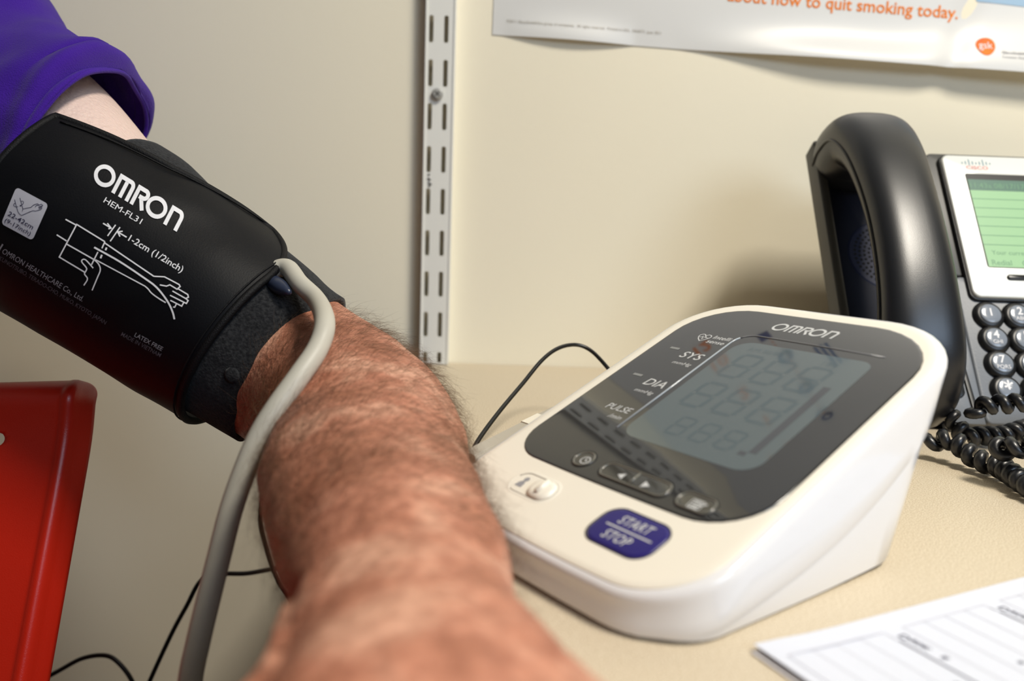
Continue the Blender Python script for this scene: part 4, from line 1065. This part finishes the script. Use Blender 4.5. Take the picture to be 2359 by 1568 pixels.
fl = Flat()
for k in range(3):
    xx = b1[0]+k*(BWd+GP)
    fl.text('Date:   a', xx+GP*.62, Y0+3, height=3.0, ang=pi/2, bold=.02)
    fl.stroke([(xx+GP*.05, Y0+5), (xx+GP*.05, Y0+62)], .8, sub=6)
    for j, yy in enumerate((26, 27, 26)): fl.text('a', xx-(j+.45)*BWd/4, Y0+yy, height=2.6, ang=pi/2, bold=.02)
fl.build('form_lettering', zf, M_ptext, s2)
s2['group'] = s1['group'] = 'printed forms on the desk'

# ------------------------------------------------------------------ red plastic chair
chair = thing('chair', 'red moulded plastic chair, its back showing at the lower left below the cuff', 'chair', (-0.36, 0.30, 0))
# back plane: top right corner at pixel (205, 868)
ctop = U(216, 880, .44); cbot = U(92, 1568, .40)
cb = (cbot-ctop); Lb = np.linalg.norm(cb); cb /= Lb
cl = U(0, 886, .43)-ctop; cl -= cb*np.dot(cl, cb); cl /= np.linalg.norm(cl)
cn = np.cross(cb, cl); 
if np.dot(cn, M[2]) > 0: cn = -cn
BW_, BH_ = .42, .34
skew = math.tan(math.asin(np.dot((U(0, 886, .43)-ctop)/np.linalg.norm(U(0, 886, .43)-ctop), cb)))
def back_pt(x, y):
    # x from right edge to the left, y downwards from the top
    e_r = min(x, BW_-x); r = .008
    dd = 0.0
    for e_ in (e_r, y):
        if e_ < .012: dd -= .011*(1-e_/.012)**2
    dish = -.012*math.exp(-(e_r/.028)**2)*0
    bow = .020*sin(pi*min(1, max(0, x/BW_)))*min(1, y/.06) - .010*math.exp(-(y/.02)**2)
    lip = .0030*math.exp(-((e_r-.0085)/.0022)**2)
    return ctop+cl*x+cb*(y+skew*x)+cn*(dd-bow*.8+lip)
xs = np.concatenate([np.linspace(0, .03, 26)[:-1], np.linspace(.03, .20, 86)[:-1], np.linspace(.20, BW_-.03, 30)[:-1], np.linspace(BW_-.03, BW_, 26)])
ys = np.concatenate([np.linspace(0, .03, 26)[:-1], np.linspace(.03, .06, 22)[:-1], np.linspace(.06, BH_, 40)])
# grip slot right end just inside the frame
hq = hit(9, 1010, ctop, cn)-ctop; hx_ = float(hq@cl); hy_ = float(hq@cb)-skew*hx_
hc0, hc1, hr = hx_+.0028, hx_+.12, .0036
def rcorner(x, y, r=.0075):
    for (cx_, sx) in ((r, -1), (BW_-r, 1)):
        if (x-cx_)*sx > 0 and y < r:
            px, py = (x-cx_)*sx/r, (r-y)/r
            x2 = px*sqrt(1-py*py/2); y2 = py*sqrt(1-px*px/2); return cx_+sx*x2*r, r-y2*r
    return x, y
def insd(x, y):
    t = min(max(x, hc0), hc1); return (x-t)**2+(y-hy_)**2 < hr*hr
keep = []; nX = len(xs)
P2 = [rcorner(x, y) for y in ys for x in xs]
for j in range(len(ys)-1):
    for i in range(nX-1):
        cx_, cy_ = (xs[i]+xs[i+1])/2, (ys[j]+ys[j+1])/2
        if not insd(cx_, cy_): keep.append((j*nX+i, j*nX+i+1, (j+1)*nX+i+1, (j+1)*nX+i))
used = {}; 
hole_edge = set()
for j in range(1, len(ys)-1):
    for i in range(1, nX-1):
        c = [insd((xs[i+a]+xs[i+a+1])/2, (ys[j+b_]+ys[j+b_+1])/2) for a in (-1, 0) for b_ in (-1, 0)]
        if any(c) and not all(c): hole_edge.add(j*nX+i)
for k in hole_edge:
    x, y = P2[k]; t = min(max(x, hc0), hc1); d = np.array([x-t, y-hy_]); l = np.linalg.norm(d)
    if l > 1e-6: d = d/l*hr; P2[k] = (t+d[0], hy_+d[1])
bk = mesh('backrest', [back_pt(*p) for p in P2], keep, M_red, chair, True)
md = bk.modifiers.new('t', 'SOLIDIFY'); md.thickness = .004; md.offset = 0
# seat pan and legs below the frame
sb0 = back_pt(BW_/2, BH_)
seatz = .44
def seat_bm():
    bm = box_bm(-.21, .21, -.42, 0, -.012, .0, .005, 3)
    return bm
cxs = float(sb0[0]); cys = float(sb0[1])
V = []; Fc = []; nn_ = 14
for k in range(9):
    f_ = k/8; z = sb0[2]*(1-f_)+ (seatz)*f_; y = cys-.03*f_**2
    for i in range(nn_): V.append((cxs+(i/(nn_-1)-.5)*(BW_-.02), y, z))
for k in range(1, 13):
    y = cys-.03-k*.033; z = seatz-.012*sin(pi*k/12)
    for i in range(nn_): V.append((cxs+(i/(nn_-1)-.5)*(BW_-.02), y, z-.01*sin(pi*i/(nn_-1))))
Fc = [(k*nn_+i, k*nn_+i+1, (k+1)*nn_+i+1, (k+1)*nn_+i) for k in range(20) for i in range(nn_-1)]
st = mesh('seat', V, Fc, M_red, chair, True); md = st.modifiers.new('t', 'SOLIDIFY'); md.thickness = .005; md.offset = 0
for sx in (-1, 1):
    for yy in (-.06, -.38):
        q0 = np.array([cxs+sx*.16, cys+yy, seatz-.012]); q1 = np.array([cxs+sx*.19, cys+yy+(.03 if yy > -.2 else -.03), 0.0])
        V, Fc = tube([q0, q1], .011, 12); mesh('leg', V, Fc, M_chairleg, chair, True)
